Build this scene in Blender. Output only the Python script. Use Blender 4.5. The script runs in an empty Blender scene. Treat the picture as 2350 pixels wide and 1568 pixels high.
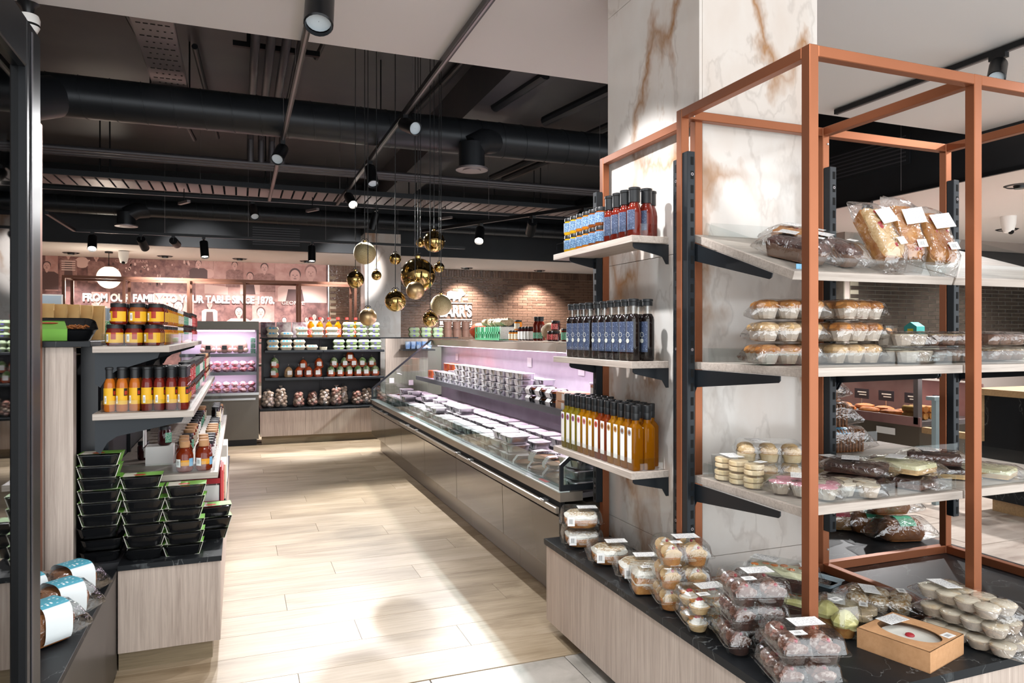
import bpy, bmesh, math, random
from mathutils import Vector, Matrix
R = random.Random(11)
sc = bpy.context.scene
col = sc.collection
PI = math.pi

# ---------------------------------------------------------------- camera, world, exposure
cd = bpy.data.cameras.new('camera'); cam = bpy.data.objects.new('camera', cd); col.objects.link(cam)
cam.location = (0, 0, 1.40)
cam.rotation_euler = (PI/2, 0, -math.radians(20.87))
cd.sensor_width = 36; cd.lens = 36*1639/2350; cd.shift_y = -16/2350; cd.clip_start = .05
sc.camera = cam
sc.view_settings.view_transform = 'Standard'; sc.view_settings.look = 'None'
sc.view_settings.gamma = 1; sc.view_settings.use_curve_mapping = False
sc.view_settings.exposure = 0.5
cy = sc.cycles
cy.max_bounces = 8; cy.diffuse_bounces = 4; cy.glossy_bounces = 4; cy.transmission_bounces = 6
cy.transparent_max_bounces = 20; cy.caustics_reflective = False; cy.caustics_refractive = False
cy.sample_clamp_indirect = 4.0; cy.blur_glossy = 0.5
w = bpy.data.worlds.new('world'); sc.world = w; w.use_nodes = True
w.node_tree.nodes['Background'].inputs[0].default_value = (.95, .98, 1.0, 1)
w.node_tree.nodes['Background'].inputs[1].default_value = 2.35

def lamp(name, kind, loc, target, power, color=(1, .93, .85), parent=None, **k):
    d = bpy.data.lights.new(name, kind); d.energy = power; d.color = color
    for a, v in k.items(): setattr(d, a, v)
    o = bpy.data.objects.new(name, d); col.objects.link(o)
    o.location = loc
    if target is not None:
        o.rotation_euler = (Vector(target)-Vector(loc)).to_track_quat('-Z', 'Y').to_euler()
    if parent: o.parent = parent
    return o

SPOT_K = 2.1   # all track heads share one dimmer level
# ---------------------------------------------------------------- materials
def lin(h):
    h = h.lstrip('#')
    c = [int(h[i:i+2], 16)/255 for i in (0, 2, 4)]
    return tuple((x/12.92 if x <= .04045 else ((x+.055)/1.055)**2.4) for x in c)+(1,)
MT = {}
class N:
    """small node builder"""
    def __init__(s, name):
        m = bpy.data.materials.new(name); m.use_nodes = True
        s.m = m; s.t = m.node_tree; s.t.nodes.clear()
        s.out = s.t.nodes.new('ShaderNodeOutputMaterial')
    def n(s, typ, **k):
        nd = s.t.nodes.new('ShaderNode'+typ)
        for a, v in k.items():
            if a.startswith('_'): setattr(nd, a[1:], v)
            else:
                key = int(a[1:]) if a[0] == 'i' and a[1:].isdigit() else a.replace('__', ' ')
                if isinstance(v, bpy.types.NodeSocket): s.t.links.new(v, nd.inputs[key])
                else: nd.inputs[key].default_value = v
        return nd
    def l(s, a, b): s.t.links.new(a, b)
    def ramp(s, fac, stops, interp='LINEAR'):
        r = s.n('ValToRGB', Fac=fac); cr = r.color_ramp; cr.interpolation = interp
        while len(cr.elements) < len(stops): cr.elements.new(.5)
        for e, (p, c) in zip(cr.elements, stops): e.position = p; e.color = c
        return r.outputs[0]
    def coord(s, scale=(1, 1, 1), kind='Object', loc=(0, 0, 0), rot=(0, 0, 0), rnd=False):
        tc = s.n('TexCoord').outputs[kind]
        if rnd:
            oi = s.n('ObjectInfo').outputs['Random']
            tc = s.n('VectorMath', _operation='ADD', i0=tc, i1=s.n('CombineXYZ', X=s.n('Math', _operation='MULTIPLY', i0=oi, i1=37.).outputs[0], Y=s.n('Math', _operation='MULTIPLY', i0=oi, i1=91.).outputs[0], Z=s.n('Math', _operation='MULTIPLY', i0=oi, i1=53.).outputs[0]).outputs[0]).outputs[0]
        return s.n('Mapping', Vector=tc, Scale=scale, Location=loc, Rotation=rot).outputs[0]
    def done(s, shader):
        s.l(shader, s.out.inputs[0]); MT[s.m.name] = s.m; return s.m

def mat(name, c, rough=.5, metal=0, c2=None, scale=20, lo=.35, hi=.65, bump=0, bscale=None, emit=0, trans=0, coat=0, stretch=(1, 1, 1), detail=3, sss=0, ior=1.45, spec=.5, alpha=1):
    if name in MT: return MT[name]
    b = N(name); col1 = lin(c) if isinstance(c, str) else c
    p = b.n('BsdfPrincipled', Roughness=rough, Metallic=metal, IOR=ior)
    p.inputs['Base Color'].default_value = col1
    p.inputs['Specular IOR Level'].default_value = spec
    p.inputs['Transmission Weight'].default_value = trans
    p.inputs['Coat Weight'].default_value = coat
    p.inputs['Alpha'].default_value = alpha
    if emit: p.inputs['Emission Color'].default_value = col1; p.inputs['Emission Strength'].default_value = emit
    if c2 or bump:
        v = b.coord(stretch, rnd=True)
        nz = b.n('TexNoise', Vector=v, Scale=scale, Detail=detail, Roughness=.6).outputs[0]
        if c2: b.l(b.ramp(nz, [(lo, col1), (hi, lin(c2))]), p.inputs['Base Color'])
        if bump:
            nb = nz if not bscale else b.n('TexNoise', Vector=v, Scale=bscale, Detail=3.).outputs[0]
            b.l(b.n('Bump', Strength=bump, Distance=.004, Height=nb).outputs[0], p.inputs['Normal'])
    return b.done(p.outputs[0])

def clear(name, tint='ffffff', rough=.05, base=.06, spec=1.0, crinkle=0, cscale=30, k=.9):
    """thin clear plastic / glass sheet: transparent with a Fresnel gloss"""
    if name in MT: return MT[name]
    b = N(name)
    bk = b.n('NewGeometry').outputs['Backfacing']
    fr = b.n('Fresnel', IOR=b.n('MapRange', Value=bk, i1=0., i2=1., i3=1.45, i4=1/1.45).outputs[0])
    g = b.n('BsdfGlossy', Roughness=rough, Color=(spec, spec, spec, 1))
    if crinkle:
        nz = b.n('TexNoise', Vector=b.coord(rnd=True), Scale=cscale, Detail=2., Roughness=.5, Distortion=1.2).outputs[0]
        bp = b.n('Bump', Strength=crinkle, Distance=.01, Height=nz).outputs[0]
        b.l(bp, fr.inputs['Normal']); b.l(bp, g.inputs['Normal'])
    f = b.n('Math', _operation='MULTIPLY_ADD', i0=fr.outputs[0], i1=k, i2=base)
    f.use_clamp = True
    t = b.n('BsdfTransparent', Color=lin(tint))
    return b.done(b.n('MixShader', Fac=f.outputs[0], i1=t.outputs[0], i2=g.outputs[0]).outputs[0])

def wood(name, c1, c2, axis='Z', rough=.55, scale=1.0):
    if name in MT: return MT[name]
    b = N(name)
    st = {'X': (2, 60, 60), 'Y': (60, 2, 60), 'Z': (60, 60, 2)}[axis]
    v = b.coord(tuple(x*scale for x in st), rnd=True)
    n1 = b.n('TexNoise', Vector=v, Scale=1.6, Detail=4., Roughness=.65, Distortion=.6).outputs[0]
    v2 = b.coord(tuple(x*scale*.12 for x in st), rnd=True)
    n2 = b.n('TexNoise', Vector=v2, Scale=1., Detail=2.).outputs[0]
    f = b.n('Math', _operation='MULTIPLY_ADD', i0=n1, i1=.7, i2=b.n('Math', _operation='MULTIPLY', i0=n2, i1=.3).outputs[0]).outputs[0]
    cc = b.ramp(f, [(.36, lin(c1)), (.64, lin(c2))])
    p = b.n('BsdfPrincipled', Roughness=rough); b.l(cc, p.inputs['Base Color'])
    b.l(b.n('Bump', Strength=.12, Distance=.002, Height=n1).outputs[0], p.inputs['Normal'])
    return b.done(p.outputs[0])

def marble(name, base, v1, v2, scale=1.0, rough=.15, thin=.02, cloud=None, spec=.5):
    b = N(name)
    v = b.coord((scale, scale, scale*.55), rot=(.3, .5, .2), rnd=False)
    d = b.n('TexNoise', Vector=v, Scale=2.2, Detail=5., Roughness=.6)
    dv = b.n('VectorMath', _operation='MULTIPLY_ADD', i0=d.outputs['Color'], i1=(.55, .55, .55), i2=v).outputs[0]
    def vein(sc_, wd):
        nz = b.n('TexNoise', Vector=dv, Scale=sc_, Detail=2., Roughness=.4).outputs[0]
        a = b.n('Math', _operation='ABSOLUTE', i0=b.n('Math', _operation='SUBTRACT', i0=nz, i1=.5).outputs[0]).outputs[0]
        return b.n('MapRange', Value=a, i1=0., i2=wd, i3=1., i4=0.).outputs[0]
    m1 = b.n('MapRange', Value=b.n('TexNoise', Vector=v, Scale=1.1, Detail=1.).outputs[0], i1=.43, i2=.62, i3=0., i4=1.).outputs[0]
    a1 = b.n('Math', _operation='MULTIPLY', i0=vein(1.3, thin*2.2), i1=m1).outputs[0]
    a2 = b.n('Math', _operation='MULTIPLY', i0=vein(2.6, thin), i1=.3).outputs[0]
    if cloud:
        cl = b.ramp(b.n('TexNoise', Vector=dv, Scale=1.2, Detail=3.).outputs[0], [(.35, lin(base)), (.7, lin(cloud))])
    else: cl = None
    mx = b.n('Mix', _data_type='RGBA', Factor=a1)
    if cl is not None: b.l(cl, mx.inputs[6])
    else: mx.inputs[6].default_value = lin(base)
    mx.inputs[7].default_value = lin(v1)
    mx2 = b.n('Mix', _data_type='RGBA', Factor=a2); b.l(mx.outputs[2], mx2.inputs[6]); mx2.inputs[7].default_value = lin(v2)
    p = b.n('BsdfPrincipled', Roughness=rough); b.l(mx2.outputs[2], p.inputs['Base Color']); p.inputs['Specular IOR Level'].default_value = spec
    return b.done(p.outputs[0])

def printed(name, paper, ink, sy=60, sx=14, th=.5, rough=.5, axis='XZ'):
    """paper with small lines of unreadable print"""
    if name in MT: return MT[name]
    b = N(name); tc = b.n('TexCoord').outputs['Generated']
    sp = b.n('SeparateXYZ', Vector=tc)
    u = sp.outputs[0]; v = sp.outputs[2 if axis == 'XZ' else 1]
    row = b.n('Math', _operation='MULTIPLY', i0=v, i1=float(sy)).outputs[0]
    fr = b.n('Math', _operation='FRACT', i0=row).outputs[0]
    ln = b.n('Math', _operation='GREATER_THAN', i0=fr, i1=.55).outputs[0]
    cv = b.n('CombineXYZ', X=b.n('Math', _operation='MULTIPLY', i0=u, i1=float(sx)).outputs[0], Y=b.n('Math', _operation='FLOOR', i0=row).outputs[0])
    nz = b.n('TexNoise', Vector=cv.outputs[0], Scale=1.7, Detail=1.).outputs[0]
    g = b.n('Math', _operation='MULTIPLY', i0=ln, i1=b.n('Math', _operation='GREATER_THAN', i0=nz, i1=th).outputs[0]).outputs[0]
    mg = b.n('Math', _operation='MULTIPLY', i0=g, i1=b.n('Math', _operation='LESS_THAN', i0=b.n('Math', _operation='ABSOLUTE', i0=b.n('Math', _operation='SUBTRACT', i0=u, i1=.5).outputs[0]).outputs[0], i1=.42).outputs[0]).outputs[0]
    mx = b.n('Mix', _data_type='RGBA', Factor=mg); mx.inputs[6].default_value = lin(paper); mx.inputs[7].default_value = lin(ink)
    p = b.n('BsdfPrincipled', Roughness=rough); b.l(mx.outputs[2], p.inputs['Base Color'])
    return b.done(p.outputs[0])

def barcode(name, axis='XZ'):
    if name in MT: return MT[name]
    b = N(name); sp = b.n('SeparateXYZ', Vector=b.n('TexCoord').outputs['Generated'])
    u = sp.outputs[0]; v = sp.outputs[2 if axis == 'XZ' else 1]
    nz = b.n('TexNoise', Vector=b.n('CombineXYZ', X=u).outputs[0], Scale=22., Detail=0.).outputs[0]
    g = b.n('Math', _operation='GREATER_THAN', i0=nz, i1=.5).outputs[0]
    def rng(x, c, h): return b.n('Math', _operation='LESS_THAN', i0=b.n('Math', _operation='ABSOLUTE', i0=b.n('Math', _operation='SUBTRACT', i0=x, i1=c).outputs[0]).outputs[0], i1=h).outputs[0]
    g = b.n('Math', _operation='MULTIPLY', i0=g, i1=rng(u, .5, .3)).outputs[0]
    g = b.n('Math', _operation='MULTIPLY', i0=g, i1=rng(v, .5, .26)).outputs[0]
    mx = b.n('Mix', _data_type='RGBA', Factor=g); mx.inputs[6].default_value = lin('f4f4f2'); mx.inputs[7].default_value = lin('303338')
    p = b.n('BsdfPrincipled', Roughness=.5); b.l(mx.outputs[2], p.inputs['Base Color'])
    return b.done(p.outputs[0])

def plank_mat(name, c1, c2, c3, grain=(3, 55, 55), rough=.42):
    b = N(name); rnd = b.n('ObjectInfo').outputs['Random']
    v = b.coord(grain, rnd=True)
    n1 = b.n('TexNoise', Vector=v, Scale=1.2, Detail=5., Roughness=.65, Distortion=.8).outputs[0]
    v2 = b.coord((1.5, 6, 6), rnd=True)
    n2 = b.n('TexNoise', Vector=v2, Scale=1.3, Detail=2.).outputs[0]
    f = b.n('Math', _operation='MULTIPLY_ADD', i0=n1, i1=.5, i2=b.n('Math', _operation='MULTIPLY', i0=n2, i1=.5).outputs[0]).outputs[0]
    f = b.n('Math', _operation='ADD', i0=f, i1=b.n('Math', _operation='MULTIPLY_ADD', i0=rnd, i1=.14, i2=-.07).outputs[0]).outputs[0]
    cc = b.ramp(f, [(.34, lin(c1)), (.5, lin(c2)), (.68, lin(c3))])
    p = b.n('BsdfPrincipled', Roughness=rough); b.l(cc, p.inputs['Base Color'])
    b.l(b.n('Bump', Strength=.08, Distance=.002, Height=n1).outputs[0], p.inputs['Normal'])
    return b.done(p.outputs[0])

# palette
mat('white_paint', 'dad6d4', .8); mat('soffit_white', 'd8d2ce', .8)
mat('black_paint', '16181b', .55, c2='1d2024', scale=3); mat('dark_slab', '3a3a40', .45, c2='484648', scale=1.2)
mat('duct_black', '24272b', .38, metal=.35); mat('steel_dull', '8d8688', .4, metal=.7); mat('pipe_grey', '504e52', .4, metal=.4)
mat('black_metal', '121417', .35, metal=.2); mat('slot_black', '1c2126', .4, metal=.3); mat('void', '040404', .9)
mat('copper', '9a5f41', .42, metal=.7, c2='925a3d', scale=3); mat('bronze', '7a4f3c', .35, metal=.5)
mat('steel', 'b9bbbc', .3, metal=.9); mat('screw', 'd8d0c8', .3, metal=.8)
wood('oak_z', 'a8988d', 'cbbcb0', 'Z'); wood('oak_x', 'a0948a', 'c0b5ab', 'X'); wood('oak_y', 'a0948a', 'c0b5ab', 'Y')
wood('kick_wood', '75664f', '95866c', 'X'); wood('honey_wood', '9a7b58', 'b8966c', 'X')
marble('marble_white', 'e2e0dc', 'a37a56', '9c8f86', 1.5, .12, .024, cloud='cdbfb4')
marble('marble_black', '16181b', '4a4e50', 'a8acac', 1.6, .42, .004, cloud='1e2124', spec=.22)
plank_mat('floor_oak', '8d7a60', 'a9967b', 'bdab93')
plank_mat('floor_stone', '98948c', 'b3aea6', 'c6c0b8', (6, 6, 6), .35)
plank_mat('floor_far', '8d7a70', 'b3a59a', 'cbbfb4', (2, 8, 8), .3)
mat('grout_dark', '8a7860', .9); mat('grout_light', '8c8882', .9)
clear('acrylic', 'f8fafa', .03, .0, k=.55); clear('pane', 'e9f1ef', .02, .05); clear('clam', 'f6f8f8', .10, .07, crinkle=.25, cscale=60)
clear('film', 'f5f5f5', .12, .10, crinkle=.9, cscale=26); clear('jar_glass', 'f3f4f2', .04, .08)
clear('dark_pane', '60666a', .02, .10)
mat('label_white', 'ecebe8', .5); printed('label_print', 'f0f0ee', '9a9aa2', 14, 9, axis='XY'); barcode('barcode_flat', 'XY'); barcode('barcode_up', 'XZ')
mat('cap_black', '1a1c1e', .42); mat('black_plastic', '121315', .17, spec=.6)
mat('foil', 'c4c5c8', .27, metal=.9, bump=.25, scale=45); mat('foil_lid', 'cfc6cb', .5, c2='8f8088', scale=9, lo=.5, hi=.72)
mat('paper_cup', 'e6ded6', .7)

# ---------------------------------------------------------------- mesh building
class G:
    def __init__(s): s.v = []; s.f = []; s.m = []
    def face(s, pts, m=0):
        i = len(s.v); s.v += [tuple(p) for p in pts]; s.f.append(tuple(range(i, i+len(pts)))); s.m.append(m); return s
    def box(s, x0, y0, z0, x1, y1, z1, m=0):
        i = len(s.v)
        s.v += [(x, y, z) for z in (z0, z1) for y in (y0, y1) for x in (x0, x1)]
        s.f += [tuple(i+k for k in q) for q in ((0, 2, 3, 1), (4, 5, 7, 6), (0, 1, 5, 4), (2, 6, 7, 3), (0, 4, 6, 2), (1, 3, 7, 5))]
        s.m += [m]*6; return s
    def cbox(s, cx, cy, cz, sx, sy, sz, m=0): return s.box(cx-sx/2, cy-sy/2, cz-sz/2, cx+sx/2, cy+sy/2, cz+sz/2, m)
    def rings(s, rs, m=0, cap=(True, True), closed=True):
        """loft through rings of points"""
        n = len(rs[0]); i0 = len(s.v)
        assert all(len(r) == n for r in rs)
        for r in rs: s.v += [tuple(p) for p in r]
        for k in range(len(rs)-1):
            a = i0+k*n; b = a+n
            for j in range(n if closed else n-1):
                j2 = (j+1) % n; s.f.append((a+j, a+j2, b+j2, b+j)); s.m.append(m)
        if cap[0]: s.f.append(tuple(i0+j for j in reversed(range(n)))); s.m.append(m)
        if cap[1]: s.f.append(tuple(i0+(len(rs)-1)*n+j for j in range(n))); s.m.append(m)
        return s
    def loft(s, prof, m=0, q=3, cap=(True, True), crimp=0, cx=0, cy=0, nz=0, sub=1):
        """prof: (z, w, d, r) rounded rectangles"""
        return s.rings([rrect(w_, d_, r, z, q, crimp, cx, cy, nz, sub, prof[0][1:3]) for z, w_, d_, r in prof], m, cap)
    def lathe(s, prof, n=16, m=0, cx=0, cy=0, cap=(True, True), crimp=0):
        return s.rings([[(cx+(r+(crimp if j % 2 else 0)*(r > .001))*math.cos(2*PI*j/n), cy+(r+(crimp if j % 2 else 0)*(r > .001))*math.sin(2*PI*j/n), z) for j in range(n)] for r, z in prof], m, cap)
    def tube(s, p0, p1, r, n=10, m=0, r1=None): return s.pipe([p0, p1], r, n, m, r1)
    def pipe(s, pts, r, n=8, m=0, r1=None):
        pts = [Vector(p) for p in pts]; rs = []
        up = Vector((0, 0, 1))
        for k, p in enumerate(pts):
            t = (pts[min(k+1, len(pts)-1)]-pts[max(k-1, 0)]).normalized()
            a = t.cross(up)
            if a.length < .02: a = t.cross(Vector((0, 1, 0)))
            a.normalize(); b = a.cross(t)
            rr = r if r1 is None else r+(r1-r)*k/(len(pts)-1)
            rs.append([p+a*rr*math.cos(2*PI*j/n)+b*rr*math.sin(2*PI*j/n) for j in range(n)])
        return s.rings(rs, m)
    def prism(s, poly, h0, h1, axis='Z', m=0):
        def pt(a, b, h): return {'Z': (a, b, h), 'Y': (a, h, b), 'X': (h, a, b)}[axis]
        return s.rings([[pt(a, b, h0) for a, b in poly], [pt(a, b, h1) for a, b in poly]], m)
    def ball(s, r, c=(0, 0, 0), n=12, k=7, m=0, sx=1, sy=1, sz=1, noise=0):
        pr = []
        for i in range(k+1):
            t = PI*i/k; rr = max(math.sin(t), .003); z = -math.cos(t)
            pr.append([(c[0]+r*sx*rr*math.cos(2*PI*j/n)*(1+noise*R.uniform(-1, 1)), c[1]+r*sy*rr*math.sin(2*PI*j/n)*(1+noise*R.uniform(-1, 1)), c[2]+r*sz*z*(1+noise*R.uniform(-1, 1))) for j in range(n)])
        return s.rings(pr, m)
    def add(s, o, mx=None, m=None):
        i = len(s.v)
        s.v += [tuple(mx @ Vector(p)) for p in o.v] if mx else o.v
        s.f += [tuple(i+k for k in q) for q in o.f]; s.m += (o.m if m is None else [m]*len(o.m)); return s
    def warp(s, fn): s.v = [fn(*p) for p in s.v]; return s
    def mesh(s, name, *mats, smooth=35, bev=0):
        me = bpy.data.meshes.new(name); me.from_pydata(s.v, [], s.f); me.update()
        for x in mats: me.materials.append(MT[x] if isinstance(x, str) else x)
        if len(mats) > 1: me.polygons.foreach_set('material_index', s.m)
        bm = bmesh.new(); bm.from_mesh(me)
        bmesh.ops.recalc_face_normals(bm, faces=bm.faces)
        if bev: bmesh.ops.bevel(bm, geom=[e for e in bm.edges if len(e.link_faces) == 2 and e.calc_face_angle(0) > .6], offset=bev, segments=1, profile=.7, affect='EDGES')
        bm.to_mesh(me); bm.free()
        if smooth:
            me.polygons.foreach_set('use_smooth', [True]*len(me.polygons)); me.set_sharp_from_angle(angle=math.radians(smooth))
        return me

def rrect(w_, d_, r, z, q=3, crimp=0, cx=0, cy=0, nz=0, sub=1, sw=None):
    r = min(r, w_/2-1e-4, d_/2-1e-4); pts = []
    cs = ((w_/2-r, d_/2-r, 0), (-w_/2+r, d_/2-r, 1), (-w_/2+r, -d_/2+r, 2), (w_/2-r, -d_/2+r, 3))
    for x, y, k in cs:
        for j in range(q+1):
            a = (k+j/q)*PI/2; pts.append((x+r*math.cos(a), y+r*math.sin(a)))
    if sub > 1:
        out = []; n = len(pts)
        for k in range(n):
            a, b = pts[k], pts[(k+1) % n]
            a0, b0 = sw or (w_, d_); st = max(1, round(sub*2*(a0 if (k//(q+1)) % 2 == 0 else b0)/(a0+b0))) if (k % (q+1)) == q else 1
            for j in range(st): out.append((a[0]+(b[0]-a[0])*j/st, a[1]+(b[1]-a[1])*j/st))
        pts = out
    res = []
    for k, (x, y) in enumerate(pts):
        s_ = 1+(crimp if k % 2 else 0)
        res.append((cx+x*s_+R.uniform(-nz, nz), cy+y*s_+R.uniform(-nz, nz), z+R.uniform(-nz, nz)))
    return res

def T(x=0, y=0, z=0, rz=0, rx=0, ry=0, s=1):
    return Matrix.Translation((x, y, z)) @ Matrix.Rotation(rz, 4, 'Z') @ Matrix.Rotation(ry, 4, 'Y') @ Matrix.Rotation(rx, 4, 'X') @ Matrix.Scale(s, 4)

# ---------------------------------------------------------------- objects
def ob(name, me, parent=None, loc=(0, 0, 0), rot=(0, 0, 0), sc_=None):
    o = bpy.data.objects.new(name, me); col.objects.link(o)
    o.location = loc
    o.rotation_euler = rot if isinstance(rot, (tuple, list)) else (0, 0, rot)
    if sc_: o.scale = sc_
    if parent: o.parent = parent
    return o
def tag(o, label, cat, group=None):
    o['label'] = label; o['category'] = cat
    if group: o['group'] = group
    return o
def thing(name, label, cat, loc=(0, 0, 0), rot=0, group=None, sc_=None): return tag(ob(name, None, None, loc, rot, sc_), label, cat, group)
def single(name, me, label, cat, loc=(0, 0, 0), rot=0, group=None, sc_=None): return tag(ob(name, me, None, loc, rot, sc_), label, cat, group)
def struct(name, me, parent=None, loc=(0, 0, 0), kind='structure'):
    o = ob(name, me, parent, loc)
    if not parent: o['kind'] = kind
    return o
def put(parts, name, label, cat, loc, rot=0, group=None, sc_=None):
    """a thing from a list of (part name, mesh[, sub-parts])"""
    t = thing(name, label, cat, (loc[0], loc[1], loc[2]+.0012), rot, group, sc_)
    for p in parts:
        o = ob(p[0], p[1], t)
        for q in (p[2] if len(p) > 2 else ()): ob(q[0], q[1], o)
    return t
ORD = 'first second third fourth fifth sixth seventh eighth ninth tenth eleventh twelfth thirteenth fourteenth fifteenth sixteenth seventeenth eighteenth nineteenth twentieth'.split()
ORD += ['twenty-'+x for x in ORD[:9]]+['thirtieth']
def boxm(name, sx, sy, sz, m, bev=0, z0=0): return G().box(-sx/2, -sy/2, z0, sx/2, sy/2, z0+sz).mesh(name, m, bev=bev)
def text_mesh(name, body, size, m, ext=.002, align='LEFT', shear=0):
    c = bpy.data.curves.new(name, 'FONT'); c.body = body; c.size = size; c.extrude = ext; c.align_x = align; c.shear = shear; c.resolution_u = 3
    o = bpy.data.objects.new(name, c); col.objects.link(o)
    dg = bpy.context.evaluated_depsgraph_get(); dg.update()
    me = bpy.data.meshes.new_from_object(o.evaluated_get(dg)); bpy.data.objects.remove(o); bpy.data.curves.remove(c)
    me.materials.clear(); me.materials.append(MT[m]); me.name = name; return me
# ================================================================ THE SETTING
# floor: oak planks across the aisle, stone tiles at the entrance, a far floor on the right
fl = struct('floor', G().box(-3.5, 2.83, -.06, 1.75, 14.3, -.012).box(-3.5, -1.0, -.06, 11.1, 2.83, -.012, 1).box(1.75, 2.83, -.06, 11.1, 14.3, -.012, 1).mesh('floor', 'grout_dark', 'grout_light'))
pw, pl = .24, 1.45
pme = G().box(-pl/2+.0007, -pw/2+.0006, -.014, pl/2-.0007, pw/2-.0006, 0).mesh('plank', 'floor_oak', bev=.0006)
k = 0
for r_ in range(int((9.9-2.83)/pw)):
    y = 2.83+pw*(r_+.5); off = [.1, .85, .4, 1.2][r_ % 4]
    for j in range(-2, 3):
        x = -.6+off+j*pl
        a, b_ = x-pl/2, x+pl/2
        if b_ < -1.2 or a > 1.75: continue
        o = ob('plank', pme, fl, (x, y, 0))
        if b_ > 1.75:
            o.scale = ((1.75-a)/pl, 1, 1); o.location.x = (1.75+a)/2
tme = G().box(-.298, -.298, -.014, .298, .298, 0).mesh('floor_tile', 'floor_stone', bev=.002)
for i in range(-4, 4):
    for j in range(4): ob('floor_tile', tme, fl, (1.02+i*.6+.3*(j % 2), 2.525-j*.6, 0))
fme = G().box(-.595, -.245, -.014, .595, .245, 0).mesh('floor_tile_far', 'floor_far', bev=.002)
for i in range(5):
    for j in range(9): ob('floor_tile', fme, fl, (2.36+i*1.2+.4*(j % 3), 3.08+j*.5, 0))
ob('back_floor', G().box(-3.4, 9.91, -.014, 1.75, 14.2, 0).mesh('back_floor', 'floor_oak'), fl)

ceil = struct('ceiling', G().box(-3.5, -1.0, 3.114, 11.1, 4.33, 3.2).mesh('ceiling', 'white_paint'))
struct('ceiling.001', G().box(-3.5, 4.2, 3.9, 5.93, 12.13, 4.0).mesh('ceiling_slab', 'dark_slab'))
struct('ceiling.002', G().box(-3.5, 12.13, 2.75, 11.1, 14.25, 2.83).mesh('ceiling_soffit_back', 'soffit_white'))
struct('ceiling.003', G().box(5.93, 3.7, 2.75, 11.1, 12.13, 2.83).mesh('ceiling_soffit_right', 'soffit_white'))
struct('trim_1', G().box(-3.5, 4.27, 3.2, 5.85, 4.33, 3.9).mesh('bulkhead_front', 'black_paint'))
struct('trim_2', G().box(-3.5, 12.05, 2.75, 5.93, 12.13, 3.9).mesh('bulkhead_back', 'black_paint'))
struct('trim_3', G().box(5.85, 4.331, 2.75, 5.93, 12.05, 3.9).box(5.85, 3.7, 2.75, 5.93, 4.33, 3.113).box(5.931, 3.62, 2.75, 11.1, 3.699, 3.113).mesh('bulkhead_right', 'black_paint'))
struct('trim_4', G().box(2.02, 4.34, 3.5, 2.42, 12.05, 3.9).mesh('downstand_beam', 'dark_slab'))
mat('wall_warm', '9a8f88', .8)
struct('wall_left', G().box(-3.6, -1.0, 0, -3.5, 14.35, 4.0).mesh('wall_left', 'wall_warm'))
struct('wall_right', G().box(11.1, -1.0, 0, 11.2, 14.35, 4.0).mesh('wall_right', 'wall_warm'))
wb = struct('wall_back', G().box(-3.5, 14.25, 0, 11.1, 14.35, 4.0).mesh('wall_back', 'wall_warm'))

# glazed brick tiles on the back wall
b = N('tile_glaze'); rnd = b.n('ObjectInfo').outputs['Random']
nz = b.n('TexNoise', Vector=b.coord((14, 14, 30), rnd=True), Scale=1.5, Detail=2.).outputs[0]
cc = b.ramp(b.n('Math', _operation='MULTIPLY_ADD', i0=rnd, i1=.5, i2=b.n('Math', _operation='MULTIPLY', i0=nz, i1=.5).outputs[0]).outputs[0], [(.2, lin('4a352b')), (.8, lin('6b5142'))])
p = b.n('BsdfPrincipled', Roughness=.13); b.l(cc, p.inputs['Base Color'])
b.l(b.n('Bump', Strength=.5, Distance=.01, Height=nz).outputs[0], p.inputs['Normal']); b.done(p.outputs[0])
mat('tile_grout', 'a08d78', .8); mat('dark_tile', '2b2622', .12, c2='37302a', scale=8, bump=.3); mat('dark_grout', '8a8474', .8)
ob('grout_bed', G().box(1.62, 14.235, 1.2, 7.9, 14.25, 2.75).mesh('grout_bed', 'tile_grout'), wb)
TL, TH = .2235, .0575
tme = G().box(-TL/2+.003, -.014, .003, TL/2-.003, 0, TH-.003).mesh('tile', 'tile_glaze', bev=.003)
tsold = G().box(-.0255, -.014, 0, .0255, 0, .15).mesh('tile_soldier', 'tile_glaze', bev=.003)
rest = G(); n_t = 0
for i in range(106):
    x = 1.66+i*.057
    if x > 7.7: break
    if 2.6 < x: ob('tile', tsold, wb, (x, 14.235, 2.595)); n_t += 1
    else: rest.add(G().box(x-.0255, 14.221, 2.595, x+.0255, 14.235, 2.745))
for r_ in range(23):
    z = 2.59-TH*(r_+1)
    for j in range(28):
        x = 1.64+TL/2+j*TL+(TL/2 if r_ % 2 else 0)
        if x+TL/2 > 7.85: continue
        if 2.65 < x < 7.0 and 1.62 < z and n_t < 300: ob('tile', tme, wb, (x, 14.235, z)); n_t += 1
        else: rest.add(G().box(x-TL/2+.003, 14.221, z+.003, x+TL/2-.003, 14.235, z+TH-.003))
o = ob('tile', rest.mesh('tile_rest', 'tile_glaze'), wb); o['kind'] = 'stuff'
ob('edge_trim', G().box(1.6, 14.215, 1.2, 1.62, 14.25, 2.75).mesh('edge_trim', 'steel'), wb)

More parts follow.
